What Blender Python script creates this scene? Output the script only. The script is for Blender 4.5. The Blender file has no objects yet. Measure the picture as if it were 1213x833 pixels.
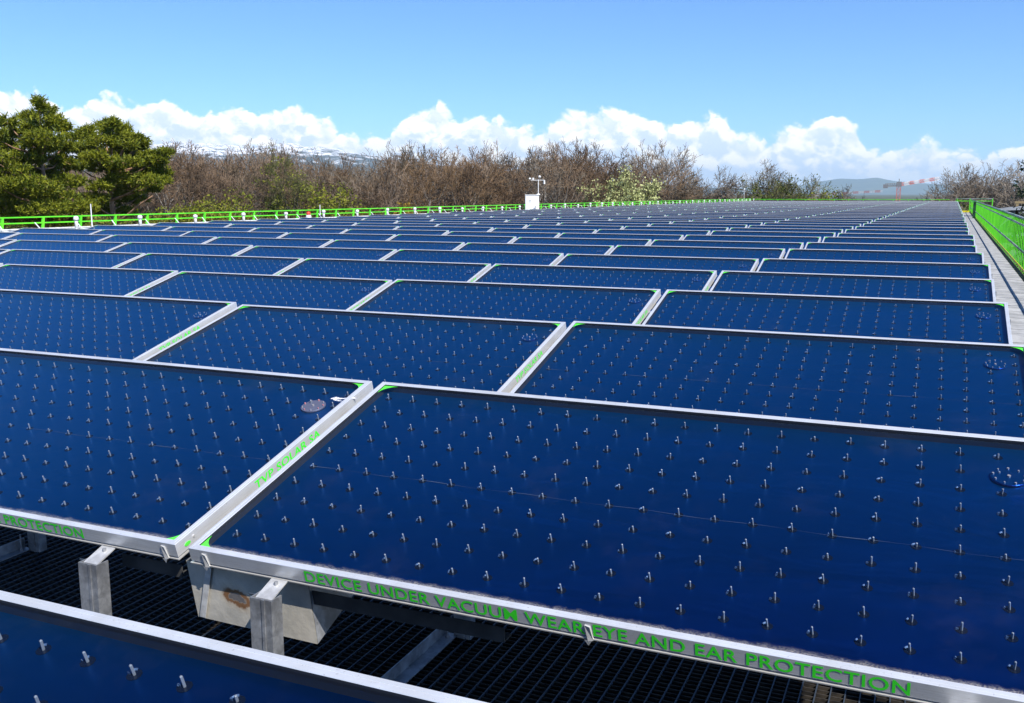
import bpy, bmesh, math, random
from mathutils import Vector, Matrix, noise as mnoise
R = math.radians
scene = bpy.context.scene
C = scene.collection

# ------------------------------------------------------------------ camera, sky, sun, exposure
EZ = 10.5                                   # eye height above the ground
yaw, pitch, roll, FPX = R(-23.5135), R(9.34994), R(-0.03028), 1134.88
fw = Vector((math.sin(yaw)*math.cos(pitch), math.cos(yaw)*math.cos(pitch), -math.sin(pitch)))
rt0 = Vector((math.cos(yaw), -math.sin(yaw), 0)); up0 = rt0.cross(fw)
rt = math.cos(roll)*rt0 + math.sin(roll)*up0; up = -math.sin(roll)*rt0 + math.cos(roll)*up0
cam = bpy.data.cameras.new('camera'); camo = bpy.data.objects.new('camera', cam); C.objects.link(camo)
cam.sensor_width = 36.0; cam.lens = 36.0*FPX/1213.0; cam.clip_start = 0.05; cam.clip_end = 40000
m = Matrix(((rt.x, up.x, -fw.x), (rt.y, up.y, -fw.y), (rt.z, up.z, -fw.z))).to_4x4()
m.translation = Vector((0, 0, EZ)); camo.matrix_world = m; scene.camera = camo

SUN_EL, SUN_AZ = R(48), R(120)               # azimuth clockwise from +Y
world = bpy.data.worlds.new("World"); scene.world = world; world.use_nodes = True
scene.view_settings.view_transform = 'Standard'; scene.view_settings.look = 'None'
scene.view_settings.gamma = 1; scene.view_settings.exposure = 0.56
SKY_STRENGTH = 0.10

class NT:
    """small helper for building node trees"""
    def __init__(s, tree): s.t = tree
    def n(s, typ, **kw):
        nd = s.t.nodes.new(typ)
        for k, v in kw.items(): setattr(nd, k, v)
        return nd
    def put(s, sock, v):
        if isinstance(v, bpy.types.NodeSocket): s.t.links.new(v, sock)
        elif v is not None: sock.default_value = v
    def math(s, op, a, b=None, c=None, clamp=False):
        nd = s.n('ShaderNodeMath', operation=op); nd.use_clamp = clamp
        s.put(nd.inputs[0], a)
        if b is not None: s.put(nd.inputs[1], b)
        if c is not None: s.put(nd.inputs[2], c)
        return nd.outputs[0]
    def smooth(s, v, lo, hi, a=0.0, b=1.0):
        nd = s.n('ShaderNodeMapRange', interpolation_type='SMOOTHSTEP')
        for i, x in enumerate((v, lo, hi, a, b)): s.put(nd.inputs[i], x)
        return nd.outputs[0]
    def noise(s, vec, scale, detail=4, rough=.5, dist=0, lac=2.0):
        nd = s.n('ShaderNodeTexNoise')
        if vec is not None: s.put(nd.inputs['Vector'], vec)
        nd.inputs['Scale'].default_value = scale; nd.inputs['Detail'].default_value = detail
        nd.inputs['Roughness'].default_value = rough; nd.inputs['Distortion'].default_value = dist
        nd.inputs['Lacunarity'].default_value = lac
        return nd.outputs['Fac']
    def mix(s, f, a, b):
        nd = s.n('ShaderNodeMix', data_type='RGBA')
        s.put(nd.inputs[0], f); s.put(nd.inputs[6], a); s.put(nd.inputs[7], b)
        return nd.outputs[2]
    def xyz(s, x, y, z):
        nd = s.n('ShaderNodeCombineXYZ')
        for i, v in enumerate((x, y, z)): s.put(nd.inputs[i], v)
        return nd.outputs[0]
    def sep(s, v):
        nd = s.n('ShaderNodeSeparateXYZ'); s.put(nd.inputs[0], v); return nd.outputs
    def link(s, a, b): s.t.links.new(a, b)

def build_world():
    t = world.node_tree; t.nodes.clear(); N = NT(t)
    out = N.n('ShaderNodeOutputWorld')
    sky = N.n('ShaderNodeTexSky'); sky.sky_type = 'NISHITA'; sky.sun_disc = False
    sky.sun_elevation = SUN_EL; sky.sun_rotation = SUN_AZ
    sky.air_density = 1.0; sky.dust_density = 0.0; sky.ozone_density = 4.0; sky.altitude = 900
    tn = N.n('ShaderNodeMix', data_type='RGBA', blend_type='MULTIPLY'); tn.inputs[0].default_value = 1; N.link(sky.outputs[0], tn.inputs[6]); tn.inputs[7].default_value = (.64,.895,1.22,1)
    bg = N.n('ShaderNodeBackground'); N.link(tn.outputs[2], bg.inputs[0]); bg.inputs[1].default_value = SKY_STRENGTH
    co = N.n('ShaderNodeTexCoord').outputs['Generated']
    x, y, z = N.sep(co)
    az = N.math('ARCTAN2', x, y); el = N.math('ARCSINE', z)
    # height of the cumulus bank round the horizon
    pts = [(-73.07,5.95),(-57.81,4.89),(-50.94,5.67),(-49.36,5.6),(-48.2,4.95),(-46.91,4.84),(-45.67,5.39),(-44.59,5.25),(-42.01,4.96),(-40.93,4.46),(-39.09,5.23),
           (-38.2,4.82),(-36.37,5.03),(-34.47,4.46),(-33.52,4.13),(-31.65,3.49),(-29.96,4.26),(-28.13,5.39),(-26.97,4.88),(-25.29,4.72),(-23.83,4.25),
           (-21.85,3.94),(-19.39,5.28),(-17.94,4.89),(-16.7,5.06),(-14.54,4.37),(-11.72,4.63),(-10.49,3.62),(-9.3,3.47),(-7.77,3.8),(-5.32,4.4),(-4.19,3.85),
           (-3.74,2.73),(-1.56,3.08),(0.36,2.61),(3.21,2.56),(4.78,2.42),(17.08,3.54),(49,3.75)]
    u = N.math('MULTIPLY_ADD', az, 1/R(180), 0.5*0+0.5)        # (-90..90) -> 0..1
    fc = N.n('ShaderNodeFloatCurve'); cv = fc.mapping.curves[0]
    fc.mapping.use_clip = False
    P = [(0.0, .5)]+[((a/180)+.5, e/10) for a, e in pts]+[(1.0, .5)]
    cv.points[0].location = P[0]; cv.points[1].location = P[-1]
    for p in P[1:-1]: cv.points.new(*p)
    fc.mapping.update()
    N.link(u, fc.inputs['Value'])
    H = N.math('MULTIPLY_ADD', fc.outputs[0], R(10), R(.14))
    def field(dx=0.0, dy=0.0):
        v = N.xyz(N.math('ADD', az, dx), N.math('MULTIPLY', N.math('ADD', el, dy), 1.25), 0.37)
        n1 = N.noise(v, 34, 7, .56, .25)
        vo = N.n('ShaderNodeTexVoronoi', feature='F1'); vo.inputs['Scale'].default_value = 44
        vo.inputs['Detail'].default_value = 2; vo.inputs['Roughness'].default_value = .55
        wv = N.n('ShaderNodeVectorMath', operation='ADD'); N.link(v, wv.inputs[0])
        N.link(N.xyz(N.math('MULTIPLY', n1, .03), N.math('MULTIPLY', n1, -.03), 0.0), wv.inputs[1])
        N.link(wv.outputs[0], vo.inputs['Vector'])
        puff = N.math('SUBTRACT', 1.0, vo.outputs['Distance'])
        return N.math('ADD', N.math('MULTIPLY', n1, .62), N.math('MULTIPLY', puff, .38))
    f0 = field(); f1 = field(0.0055, 0.009)
    edge = N.math('SUBTRACT', N.math('ADD', H, N.math('MULTIPLY', N.math('SUBTRACT', f0, .50), .040)), el)
    mask = N.smooth(edge, -0.0015, 0.006)
    relief = N.math('SUBTRACT', f0, f1)
    lit = N.math('MULTIPLY_ADD', relief, 4.6, .66)
    depth = N.smooth(edge, 0.0, 0.05)
    lit = N.math('SUBTRACT', lit, N.math('MULTIPLY', depth, .50), clamp=True)
    lit = N.math('ADD', lit, N.math('MULTIPLY', N.smooth(edge, 0.018, 0.0), .42), clamp=True)
    col = N.mix(lit, (.60, .71, .90, 1), (1.0, .985, .96, 1))
    haze = N.smooth(el, R(2.0), R(0.2))
    col = N.mix(N.math('MULTIPLY', haze, .75), col, (.62, .74, .93, 1))
    lowfade = N.smooth(el, R(-1.0), R(.1))
    mask = N.math('MULTIPLY', mask, lowfade)
    cb = N.n('ShaderNodeBackground'); N.link(col, cb.inputs[0]); cb.inputs[1].default_value = 0.98
    mx = N.n('ShaderNodeMixShader'); N.link(mask, mx.inputs[0]); N.link(bg.outputs[0], mx.inputs[1]); N.link(cb.outputs[0], mx.inputs[2])
    N.link(mx.outputs[0], out.inputs[0])
build_world()
sl = bpy.data.lights.new('sun', 'SUN'); sl.energy = 4.8; sl.angle = R(.53); sl.color = (1, .955, .88)
so = bpy.data.objects.new('sun', sl); C.objects.link(so)
sd = Vector((math.sin(SUN_AZ)*math.cos(SUN_EL), math.cos(SUN_AZ)*math.cos(SUN_EL), math.sin(SUN_EL)))
so.rotation_euler = sd.to_track_quat('Z', 'Y').to_euler(); so.location = (30, -10, 60)
scene.cycles.max_bounces = 6; scene.cycles.diffuse_bounces = 2; scene.cycles.glossy_bounces = 3
scene.cycles.transparent_max_bounces = 10; scene.cycles.volume_bounces = 0; scene.cycles.transmission_bounces = 2
scene.cycles.caustics_reflective = False; scene.cycles.caustics_refractive = False
scene.cycles.use_denoising = True

# ------------------------------------------------------------------ materials
def mat(name, color=(.5,.5,.5), rough=.6, metal=0.0, build=None, spec=None, coat=0.0):
    mm = bpy.data.materials.new(name); mm.use_nodes = True
    N = NT(mm.node_tree); b = mm.node_tree.nodes['Principled BSDF']
    b.inputs['Base Color'].default_value = (*color, 1); b.inputs['Roughness'].default_value = rough
    b.inputs['Metallic'].default_value = metal
    if spec is not None: b.inputs['Specular IOR Level'].default_value = spec
    if coat: b.inputs['Coat Weight'].default_value = coat
    if build: build(N, b, mm)
    return mm
def bump(N, b, h, strength=.3, dist=.01):
    bp = N.n('ShaderNodeBump'); bp.inputs['Strength'].default_value = strength; bp.inputs['Distance'].default_value = dist
    N.link(h, bp.inputs['Height']); N.link(bp.outputs[0], b.inputs['Normal'])
def obj_co(N): return N.n('ShaderNodeTexCoord').outputs['Object']
def geo_co(N): return N.n('ShaderNodeNewGeometry').outputs['Position']
def vary(c1, c2, scale, detail=5, rough=.55, lo=.35, hi=.65, world_co=False, bmp=0, bdist=.01, stretch=None):
    def f(N, b, mm):
        co = geo_co(N) if world_co else obj_co(N)
        if stretch:
            mp = N.n('ShaderNodeMapping'); mp.inputs['Scale'].default_value = stretch; N.link(co, mp.inputs[0]); co = mp.outputs[0]
        n = N.noise(co, scale, detail, rough)
        N.link(N.mix(N.smooth(n, lo, hi), (*c1, 1), (*c2, 1)), b.inputs['Base Color'])
        if bmp: bump(N, b, n, bmp, bdist)
    return f
def aluminium(N, b, mm):
    co = obj_co(N)
    mp = N.n('ShaderNodeMapping'); mp.inputs['Scale'].default_value = (3, 3, 90); N.link(co, mp.inputs[0])
    st = N.noise(mp.outputs[0], 4, 5, .6)
    bl = N.noise(co, 9, 6, .6); sp = N.noise(co, 160, 3, .7)
    v = N.math('ADD', N.math('MULTIPLY', st, .45), N.math('MULTIPLY', bl, .55))
    c = N.mix(N.smooth(v, .36, .64), (.68, .68, .67, 1), (.85, .86, .88, 1))
    c = N.mix(N.math('MULTIPLY', N.smooth(sp, .60, .74), .45), c, (.33, .31, .28, 1))
    N.link(c, b.inputs['Base Color'])
    N.link(N.smooth(v, .3, .7, .46, .30), b.inputs['Roughness'])
    bump(N, b, v, .08, .004)
M = {}
M['alu'] = mat('brushed_aluminium', (.72,.72,.72), .38, .50, aluminium)
def galv(N, b, mm):
    co = obj_co(N); vo = N.n('ShaderNodeTexVoronoi'); vo.inputs['Scale'].default_value = 60; N.link(co, vo.inputs['Vector'])
    n = N.noise(co, 12, 6, .65)
    k = N.math('ADD', N.math('MULTIPLY', N.sep(vo.outputs['Color'])[0], .10), n)
    N.link(N.mix(N.smooth(k, .35, .8), (.20, .205, .215, 1), (.46, .47, .49, 1)), b.inputs['Base Color'])
    N.link(N.smooth(n, .3, .7, .35, .62), b.inputs['Roughness']); bump(N, b, n, .12, .004)
M['galv'] = mat('galvanised_steel', (.4,.4,.42), .5, .55, galv)
M['tab'] = mat('bare_clamp_metal', (.72,.71,.68), .45, .5, vary((.55,.54,.52), (.78,.77,.74), 30, bmp=.15, bdist=.003))
M['inner_face'] = mat('black_inner_face', (.035,.035,.037), .5, .2)  # near-black tone over the whole inner face of the panel frame
M['edge'] = mat('lip_metal', (.8,.78,.74), .35, .6)
M['green'] = mat('green_corner_film', (.10,.72,.06), .45)
M['letter'] = mat('green_lettering', (.05,.86,.03), .5)
M['text_green'] = M['letter']
M['pin'] = mat('steel_pin', (.26,.30,.37), .5, .3)
M['socket'] = mat('pin_socket', (.004,.006,.014), .25, .0)
M['socket_rim'] = mat('pin_socket_rim', (.07,.13,.26), .6, .5)
M['getter'] = mat('dark_getter_disc', (.0006,.018,.11), .35, .85)
M['getter_grey'] = mat('grey_getter_disc', (.17,.17,.24), .4, .3)
M['spot'] = mat('getter_spot', (.75,.68,.66), .3, .6)
M['pink'] = mat('pink_getter_spot', (.75,.30,.30), .4, .1)
M['seam'] = mat('absorber_seam', (.16,.22,.34), .35, .6)
M['smear'] = mat('dried_sealant', (.75,.74,.72), .7, 0, vary((.30,.32,.38), (.82,.81,.79), 60, lo=.4, hi=.55))
def absorber(N, b, mm):
    co = obj_co(N)
    rnd_ = N.math('MULTIPLY', N.n('ShaderNodeObjectInfo').outputs['Random'], 60.0)
    mp = N.n('ShaderNodeMapping'); mp.inputs['Scale'].default_value = (1, 2.6, 1); N.link(co, mp.inputs[0]); N.link(N.xyz(rnd_, rnd_, rnd_), mp.inputs['Location'])
    w = N.noise(mp.outputs[0], 2.2, 3, .5, .6); fine = N.noise(co, 180, 2, .6)
    info = N.n('ShaderNodeObjectInfo')
    c = N.mix(N.smooth(w, .3, .7), (.0001, .0165, .125, 1), (.0001, .024, .168, 1))
    c = N.mix(N.math('MULTIPLY', N.smooth(fine, .66, .80), .12), c, (.05, .10, .25, 1))
    hs = N.n('ShaderNodeHueSaturation'); N.link(c, hs.inputs['Color'])
    N.link(N.math('MULTIPLY_ADD', info.outputs['Random'], .36, .82), hs.inputs['Value'])
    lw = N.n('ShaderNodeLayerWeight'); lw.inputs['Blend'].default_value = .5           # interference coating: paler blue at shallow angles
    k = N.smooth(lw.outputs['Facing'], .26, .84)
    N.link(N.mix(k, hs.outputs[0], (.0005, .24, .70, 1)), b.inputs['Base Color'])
    bump(N, b, w, .5, .016)
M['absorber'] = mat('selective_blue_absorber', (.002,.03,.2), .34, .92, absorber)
def glass(N, b, mm):
    t = mm.node_tree; out = t.nodes['Material Output']; t.nodes.remove(b)
    co = obj_co(N)
    wv = N.noise(co, 1.6, 2, .5, .3)
    bp = N.n('ShaderNodeBump'); bp.inputs['Strength'].default_value = .10; bp.inputs['Distance'].default_value = .01; N.link(wv, bp.inputs['Height'])
    fr = N.n('ShaderNodeFresnel'); fr.inputs['IOR'].default_value = 1.33; N.link(bp.outputs[0], fr.inputs['Normal'])
    gl = N.n('ShaderNodeBsdfGlossy'); gl.inputs['Roughness'].default_value = .035; gl.inputs['Color'].default_value = (.55, .82, 1, 1); N.link(bp.outputs[0], gl.inputs['Normal'])
    tr = N.n('ShaderNodeBsdfTransparent'); tr.inputs['Color'].default_value = (.93, .96, .98, 1)
    mx = N.n('ShaderNodeMixShader'); N.link(fr.outputs[0], mx.inputs[0]); N.link(tr.outputs[0], mx.inputs[1]); N.link(gl.outputs[0], mx.inputs[2])
    # dust that has washed down to the low front edge, and specks
    x, y, z = N.sep(co)
    nn = N.noise(co, 260, 5, .8); n2 = N.noise(co, 240, 2, .5); big = N.noise(co, 5, 3, .5)
    reach = N.math('MULTIPLY_ADD', N.noise(co, 30, 5, .7), .042, .0)
    near = N.smooth(N.math('SUBTRACT', y, .0185), reach, 0.0)
    dust = N.math('MULTIPLY', near, N.smooth(nn, .40, .60))
    spk = N.math('MULTIPLY', N.smooth(n2, .80, .86), .5)
    dust = N.math('MAXIMUM', N.math('MULTIPLY', dust, .6), N.math('MULTIPLY', spk, .6))
    film = N.math('MULTIPLY', N.smooth(N.noise(co, 3, 6, .7), .5, .8), .012)
    dust = N.math('MAXIMUM', dust, film)
    df = N.n('ShaderNodeBsdfDiffuse'); df.inputs['Color'].default_value = (.62, .58, .52, 1)
    m2 = N.n('ShaderNodeMixShader'); N.link(dust, m2.inputs[0]); N.link(mx.outputs[0], m2.inputs[1]); N.link(df.outputs[0], m2.inputs[2])
    N.link(m2.outputs[0], out.inputs[0])
M['glass'] = mat('dusty_cover_glass', build=glass)

# ------------------------------------------------------------------ mesh helpers
class MB:
    def __init__(s): s.v = []; s.f = []; s.mi = []; s.mats = []
    def slot(s, mm):
        if mm not in s.mats: s.mats.append(mm)
        return s.mats.index(mm)
    def add(s, vs, fs, mm):
        o = len(s.v); k = s.slot(mm); s.v += [tuple(v) for v in vs]
        for f in fs: s.f.append(tuple(i+o for i in f)); s.mi.append(k)
    def hexa(s, p, mm):                                        # 8 points: bottom 0-3, top 4-7
        s.add(p, [(3,2,1,0),(4,5,6,7),(0,1,5,4),(1,2,6,5),(2,3,7,6),(3,0,4,7)], mm)
    def box(s, x0, y0, z0, x1, y1, z1, mm, tf=None):
        p = [Vector(q) for q in ((x0,y0,z0),(x1,y0,z0),(x1,y1,z0),(x0,y1,z0),(x0,y0,z1),(x1,y0,z1),(x1,y1,z1),(x0,y1,z1))]
        if tf: p = [tf @ q for q in p]
        s.hexa(p, mm)
    def bar(s, a, b, w, h, mm, upv=(0,0,1)):                   # box bar from a to b, w sideways, h along up
        a = Vector(a); b = Vector(b); d = (b-a).normalized(); upv = Vector(upv)
        sx = d.cross(upv)
        if sx.length < 1e-4: sx = d.cross(Vector((1,0,0)))
        sx.normalize(); uu = sx.cross(d).normalized(); sx *= w/2; uu *= h/2
        s.hexa([a-sx-uu, a+sx-uu, b+sx-uu, b-sx-uu, a-sx+uu, a+sx+uu, b+sx+uu, b-sx+uu], mm)
    def tube(s, pts, radii, n, mm, cap=True):
        rings = []; prev = None
        for i, p in enumerate(pts):
            p = Vector(p); d = (Vector(pts[min(i+1, len(pts)-1)])-Vector(pts[max(i-1, 0)]))
            if d.length < 1e-9: d = Vector((0,0,1))
            d.normalize()
            if prev is None: a = d.orthogonal().normalized()
            else:
                a = prev-d*prev.dot(d)
                a = a.normalized() if a.length > 1e-5 else d.orthogonal().normalized()
            prev = a; bb = d.cross(a); r = radii[i] if hasattr(radii, '__len__') else radii
            rings.append([p+(a*math.cos(2*math.pi*k/n)+bb*math.sin(2*math.pi*k/n))*r for k in range(n)])
        vs = [q for rg in rings for q in rg]; fs = []
        for i in range(len(rings)-1):
            for k in range(n):
                a0 = i*n+k; a1 = i*n+(k+1) % n; fs.append((a0, a1, a1+n, a0+n))
        if cap:
            fs.append(tuple(range(n-1, -1, -1))); fs.append(tuple(range((len(rings)-1)*n, len(rings)*n)))
        s.add(vs, fs, mm)
    def mesh(s, name, smooth=False):
        me = bpy.data.meshes.new(name); me.from_pydata(s.v, [], s.f)
        for mm in s.mats: me.materials.append(mm)
        me.polygons.foreach_set('material_index', s.mi)
        if smooth: me.polygons.foreach_set('use_smooth', [True]*len(s.f))
        me.update(); return me
    def build(s, name, parent=None, smooth=False):
        return link(name, s.mesh(name, smooth), parent)
def link(name, me, parent=None, loc=None):
    o = bpy.data.objects.new(name, me); C.objects.link(o)
    if parent: o.parent = parent
    if loc is not None: o.location = loc
    return o
def tag(o, label=None, cat=None, group=None, kind=None):
    for k, v in (('label', label), ('category', cat), ('group', group), ('kind', kind)):
        if v: o[k] = v
    return o
def empty(name, loc=(0,0,0), rz=0):
    o = bpy.data.objects.new(name, None); C.objects.link(o); o.location = loc; o.rotation_euler = (0,0,rz); o.empty_display_size = .2
    return o
def copy_tree(o, parent=None):
    c = o.copy(); C.objects.link(c)
    if parent: c.parent = parent
    for ch in KIDS.get(o, []): copy_tree(ch, c)
    return c
KIDS = {}
def kids(o):
    KIDS[o] = [x for x in C.objects if x.parent == o]
    for k in KIDS[o]: kids(k)

# roof frame of reference: s runs along the roof (away), p across it (to the right)
TH = math.atan(.0172)
AX = Vector((math.sin(TH), math.cos(TH), 0)); BX = Vector((math.cos(TH), -math.sin(TH), 0))
def RC(s, p, z): return Vector((AX.x*s+BX.x*p, AX.y*s+BX.y*p, EZ+z))
FLOOR = -1.5; S_END = 88.5
P_RAIL, P_LEFT = 1.25, -16.7

# ------------------------------------------------------------------ ground, roof, walkway
def grid_plane(name, x0, y0, x1, y1, z, mm, nx=1, ny=1):
    b = MB(); vs = []; fs = []
    for j in range(ny+1):
        for i in range(nx+1): vs.append((x0+(x1-x0)*i/nx, y0+(y1-y0)*j/ny, z))
    for j in range(ny):
        for i in range(nx): a = j*(nx+1)+i; fs.append((a, a+1, a+nx+2, a+nx+1))
    b.add(vs, fs, mm); return b.build(name)
M['ground'] = mat('meadow_ground', (.05,.07,.02), .95, 0, vary((.035,.05,.016), (.085,.085,.03), .02, 8, .6, world_co=True))
tag(grid_plane('ground', -18300, -18300, 18300, 18300, 0, M['ground'], 8, 8), kind='structure')
M['forest_floor'] = mat('forest_floor', (.06,.05,.03), .95, 0, vary((.05,.038,.02), (.06,.08,.02), .15, 6, .6, world_co=True))
def roofquad(s0, p0, s1, p1, z): return [RC(s0,p0,z), RC(s0,p1,z), RC(s1,p1,z), RC(s1,p0,z)]
M['wall'] = mat('hall_cladding', (.42,.43,.43), .6, .2, vary((.34,.35,.35), (.48,.49,.49), 1.2))
M['deck'] = mat('roof_membrane', (.03,.03,.032), .9, 0, vary((.018,.018,.02), (.05,.05,.05), 2.5))
b = MB()
lo = [RC(-9,-16.95,-EZ+.0), RC(-9,1.62,-EZ), RC(S_END+.6,1.62,-EZ), RC(S_END+.6,-16.95,-EZ)]
hi = [RC(-9,-16.95,-1.95), RC(-9,1.62,-1.95), RC(S_END+.6,1.62,-1.95), RC(S_END+.6,-16.95,-1.95)]
b.hexa(lo+hi, M['wall'])
hall = b.build('hall_walls')
b = MB(); b.hexa([q+Vector((0,0,.003)) for q in hi]+[q+Vector((0,0,.06)) for q in hi], M['deck']); dk = b.build('flat_roof')
hb = empty('industrial_hall', RC(30,-8,-EZ)); hall.parent = hb; dk.parent = hb
hall.matrix_parent_inverse = Matrix.Translation(-hb.location); dk.matrix_parent_inverse = Matrix.Translation(-hb.location)
tag(hb, 'long flat roofed hall that carries all the solar panels', 'building')

# dark floor grating under the rows
def gratmat(N, b, mm):
    co = geo_co(N); x, y, z = N.sep(co)
    a = N.math('PINGPONG', N.math('MULTIPLY', y, 1.0), .015)
    n = N.noise(co, 14, 5, .6)
    N.link(N.mix(N.smooth(a, .002, .005), (.10, .10, .10, 1), N.mix(n, (.006,.006,.006,1), (.03,.026,.02,1))), b.inputs['Base Color'])
M['grate_far'] = mat('dark_grating', (.02,.02,.02), .7, .2, gratmat)
b = MB()
b.add([(-15, 4.2, EZ+FLOOR), *[tuple(v) for v in (RC(4.2/AX.y, .24, FLOOR), RC(S_END, .24, FLOOR), RC(S_END, -14.7, FLOOR))]], [(0,1,2,3)], M['grate_far'])
tag(b.build('roof_floor'), kind='structure')
M['beam'] = mat('dull_steel_beam', (.06,.06,.06), .8, .2, vary((.035,.035,.035), (.08,.078,.075), 8))
M['bar_rib'] = mat('grating_rib', (.03,.025,.02), .8, .1, vary((.012,.010,.008), (.055,.044,.032), 25))
M['bar_rod'] = mat('grating_rod', (.055,.07,.09), .5, .4)
b = MB(); y = -.6
X0g, X1g, Y0g, Y1g = -6.2, .3, -.6, 4.2
while y < Y1g:
    b.box(X0g, y, EZ+FLOOR-.030, X1g, y+.003, EZ+FLOOR, M['bar_rib']); y += .025
x = X0g
while x < X1g:
    b.box(x, Y0g, EZ+FLOOR-.006, x+.0035, Y1g, EZ+FLOOR+.0025, M['bar_rod']); x += .042
tag(b.build('floor_grating'), kind='structure')

M['tile'] = mat('pale_walkway_plank', (.5,.49,.47), .8, 0, vary((.27,.27,.26), (.43,.425,.41), 3.5, 7, .65, world_co=True, bmp=.2, bdist=.004))
b = MB(); s = 1.0; rnd = random.Random(5)
while s < S_END-2.2:
    L = .36; z = FLOOR+.028+rnd.uniform(-.002,.002)
    for (pa, pb) in ((.27, .575), (.582, .885), (.892, 1.165)):
        q = [RC(s,pa,FLOOR-.02), RC(s,pb,FLOOR-.02), RC(s+L-.022,pb,FLOOR-.02), RC(s+L-.022,pa,FLOOR-.02),
             RC(s,pa,z), RC(s,pb,z), RC(s+L-.022,pb,z), RC(s+L-.022,pa,z)]
        b.hexa(q, M['tile'])
    s += L
tag(b.build('walkway'), kind='structure')
M['moss'] = mat('mossy_gutter', (.10,.09,.03), .9, 0, vary((.035,.03,.015), (.16,.15,.04), 5, 7, .65, world_co=True, bmp=.5, bdist=.02))
b = MB(); b.hexa([RC(1,1.168,FLOOR-.02),RC(1,1.242,FLOOR-.02),RC(S_END-2,1.242,FLOOR-.02),RC(S_END-2,1.168,FLOOR-.02),
                  RC(1,1.168,FLOOR+.03),RC(1,1.242,FLOOR+.05),RC(S_END-2,1.242,FLOOR+.05),RC(S_END-2,1.168,FLOOR+.03)], M['moss'])
tag(b.build('gutter_strip'), kind='structure')

M['roofsheet'] = mat('pale_metal_roofing', (.55,.58,.62), .32, .5, vary((.44,.48,.54), (.62,.65,.69), .9, 6, .6, world_co=True, bmp=.05, bdist=.01))
b = MB()
b.hexa([RC(-9,-16.85,-1.9),RC(-9,-14.75,-1.9),RC(S_END+.3,-14.75,-1.9),RC(S_END+.3,-16.85,-1.9),
        RC(-9,-16.85,-.69),RC(-9,-14.75,-.72),RC(S_END+.3,-14.75,-.72),RC(S_END+.3,-16.85,-.69)], M['roofsheet'])
s = -8
while s < S_END:                                       # standing seams
    b.hexa([RC(s,-16.8,-.70),RC(s,-14.8,-.73),RC(s+.02,-14.8,-.73),RC(s+.02,-16.8,-.70),
            RC(s,-16.8,-.678),RC(s,-14.8,-.708),RC(s+.02,-14.8,-.708),RC(s+.02,-16.8,-.678)], M['roofsheet']); s += .86
tag(b.build('metal_roof_edge'), kind='structure')

# ------------------------------------------------------------------ the solar panels
W, G, D, TILT = 2.03, .0429, .97611, .25777
PW = W-G; FH = .045
Y0, PITCH, HZ = 2.71168, 1.71139, .62219
XROW = [-1.6722,-1.6136,-1.5846,-1.5675,-1.5100,-1.4935,-1.4943,-1.4535,-1.4042,-1.4267,-1.3772]
def rowx(n):                                            # seam position of row n (n = 1 is the first full row)
    if n < 1: return -1.690
    if n <= 11: return XROW[n-1]
    return -1.672+.0295*(n-1)+.018*math.sin(n*2.1)
def rowy(n): return Y0+(n-1)*PITCH

def frame_mesh():
    FT = .0185
    prof = [(.0012,FH),(.0070,FH),(.0076,FH-.0008),(.0086,FH-.0008),(.0092,FH),(FT-.0012,FH),(FT,FH-.0012),(FT,.002),(.002,0),(-.003,0),(-.003,.003),(.004,.003),(.004,.0075),
            (0,.0075),(0,FH-.0012)]
    mt  = ['alu']*6+['inner_face','galv']+['edge','edge','edge','dark','dark','alu','alu']
    prof = prof[:8]+[(FT-.003,.0)]+prof[9:]
    b = MB(); n = len(prof); vs = []
    for (cx, cy, sx, sy) in ((0,0,1,1),(PW,0,-1,1),(PW,D,-1,-1),(0,D,1,-1)):
        for (u, z) in prof: vs.append((cx+sx*u, cy+sy*u, z))
    for c in range(4):
        for i in range(n):
            j = (i+1) % n; a0 = c*n+i; a1 = c*n+j; b0 = ((c+1) % 4)*n+i; b1 = ((c+1) % 4)*n+j
            key = mt[i] if mt[i] != 'dark' else 'galv'
            b.add([vs[a0], vs[b0], vs[b1], vs[a1]], [(0,1,2,3)], M[key])
    b.box(.015,.015,.0005,PW-.015,D-.015,.0025, M['galv'])
    return b.mesh('frame')
GZ, AZ_ = FH-.0065, FH-.0265
def glass_mesh():
    b = MB(); e = .0184; b.add([(e,e,GZ),(PW-e,e,GZ),(PW-e,D-e,GZ),(e,D-e,GZ)], [(0,1,2,3)], M['glass']); return b.mesh('cover_glass')
def absorber_mesh():
    b = MB(); e = .0184; nx, ny = 24, 12; vs = []; fs = []
    for j in range(ny+1):
        for i in range(nx+1): vs.append((e+(PW-2*e)*i/nx, e+(D-2*e)*j/ny, AZ_))
    for j in range(ny):
        for i in range(nx): a = j*(nx+1)+i; fs.append((a,a+1,a+nx+2,a+nx+1))
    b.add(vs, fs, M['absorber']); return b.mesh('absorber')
PINX = [.0800+.0892*k-G/2 for k in range(22)]; PINY = [D-(.070+.0883*k) for k in range(10)]
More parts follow.
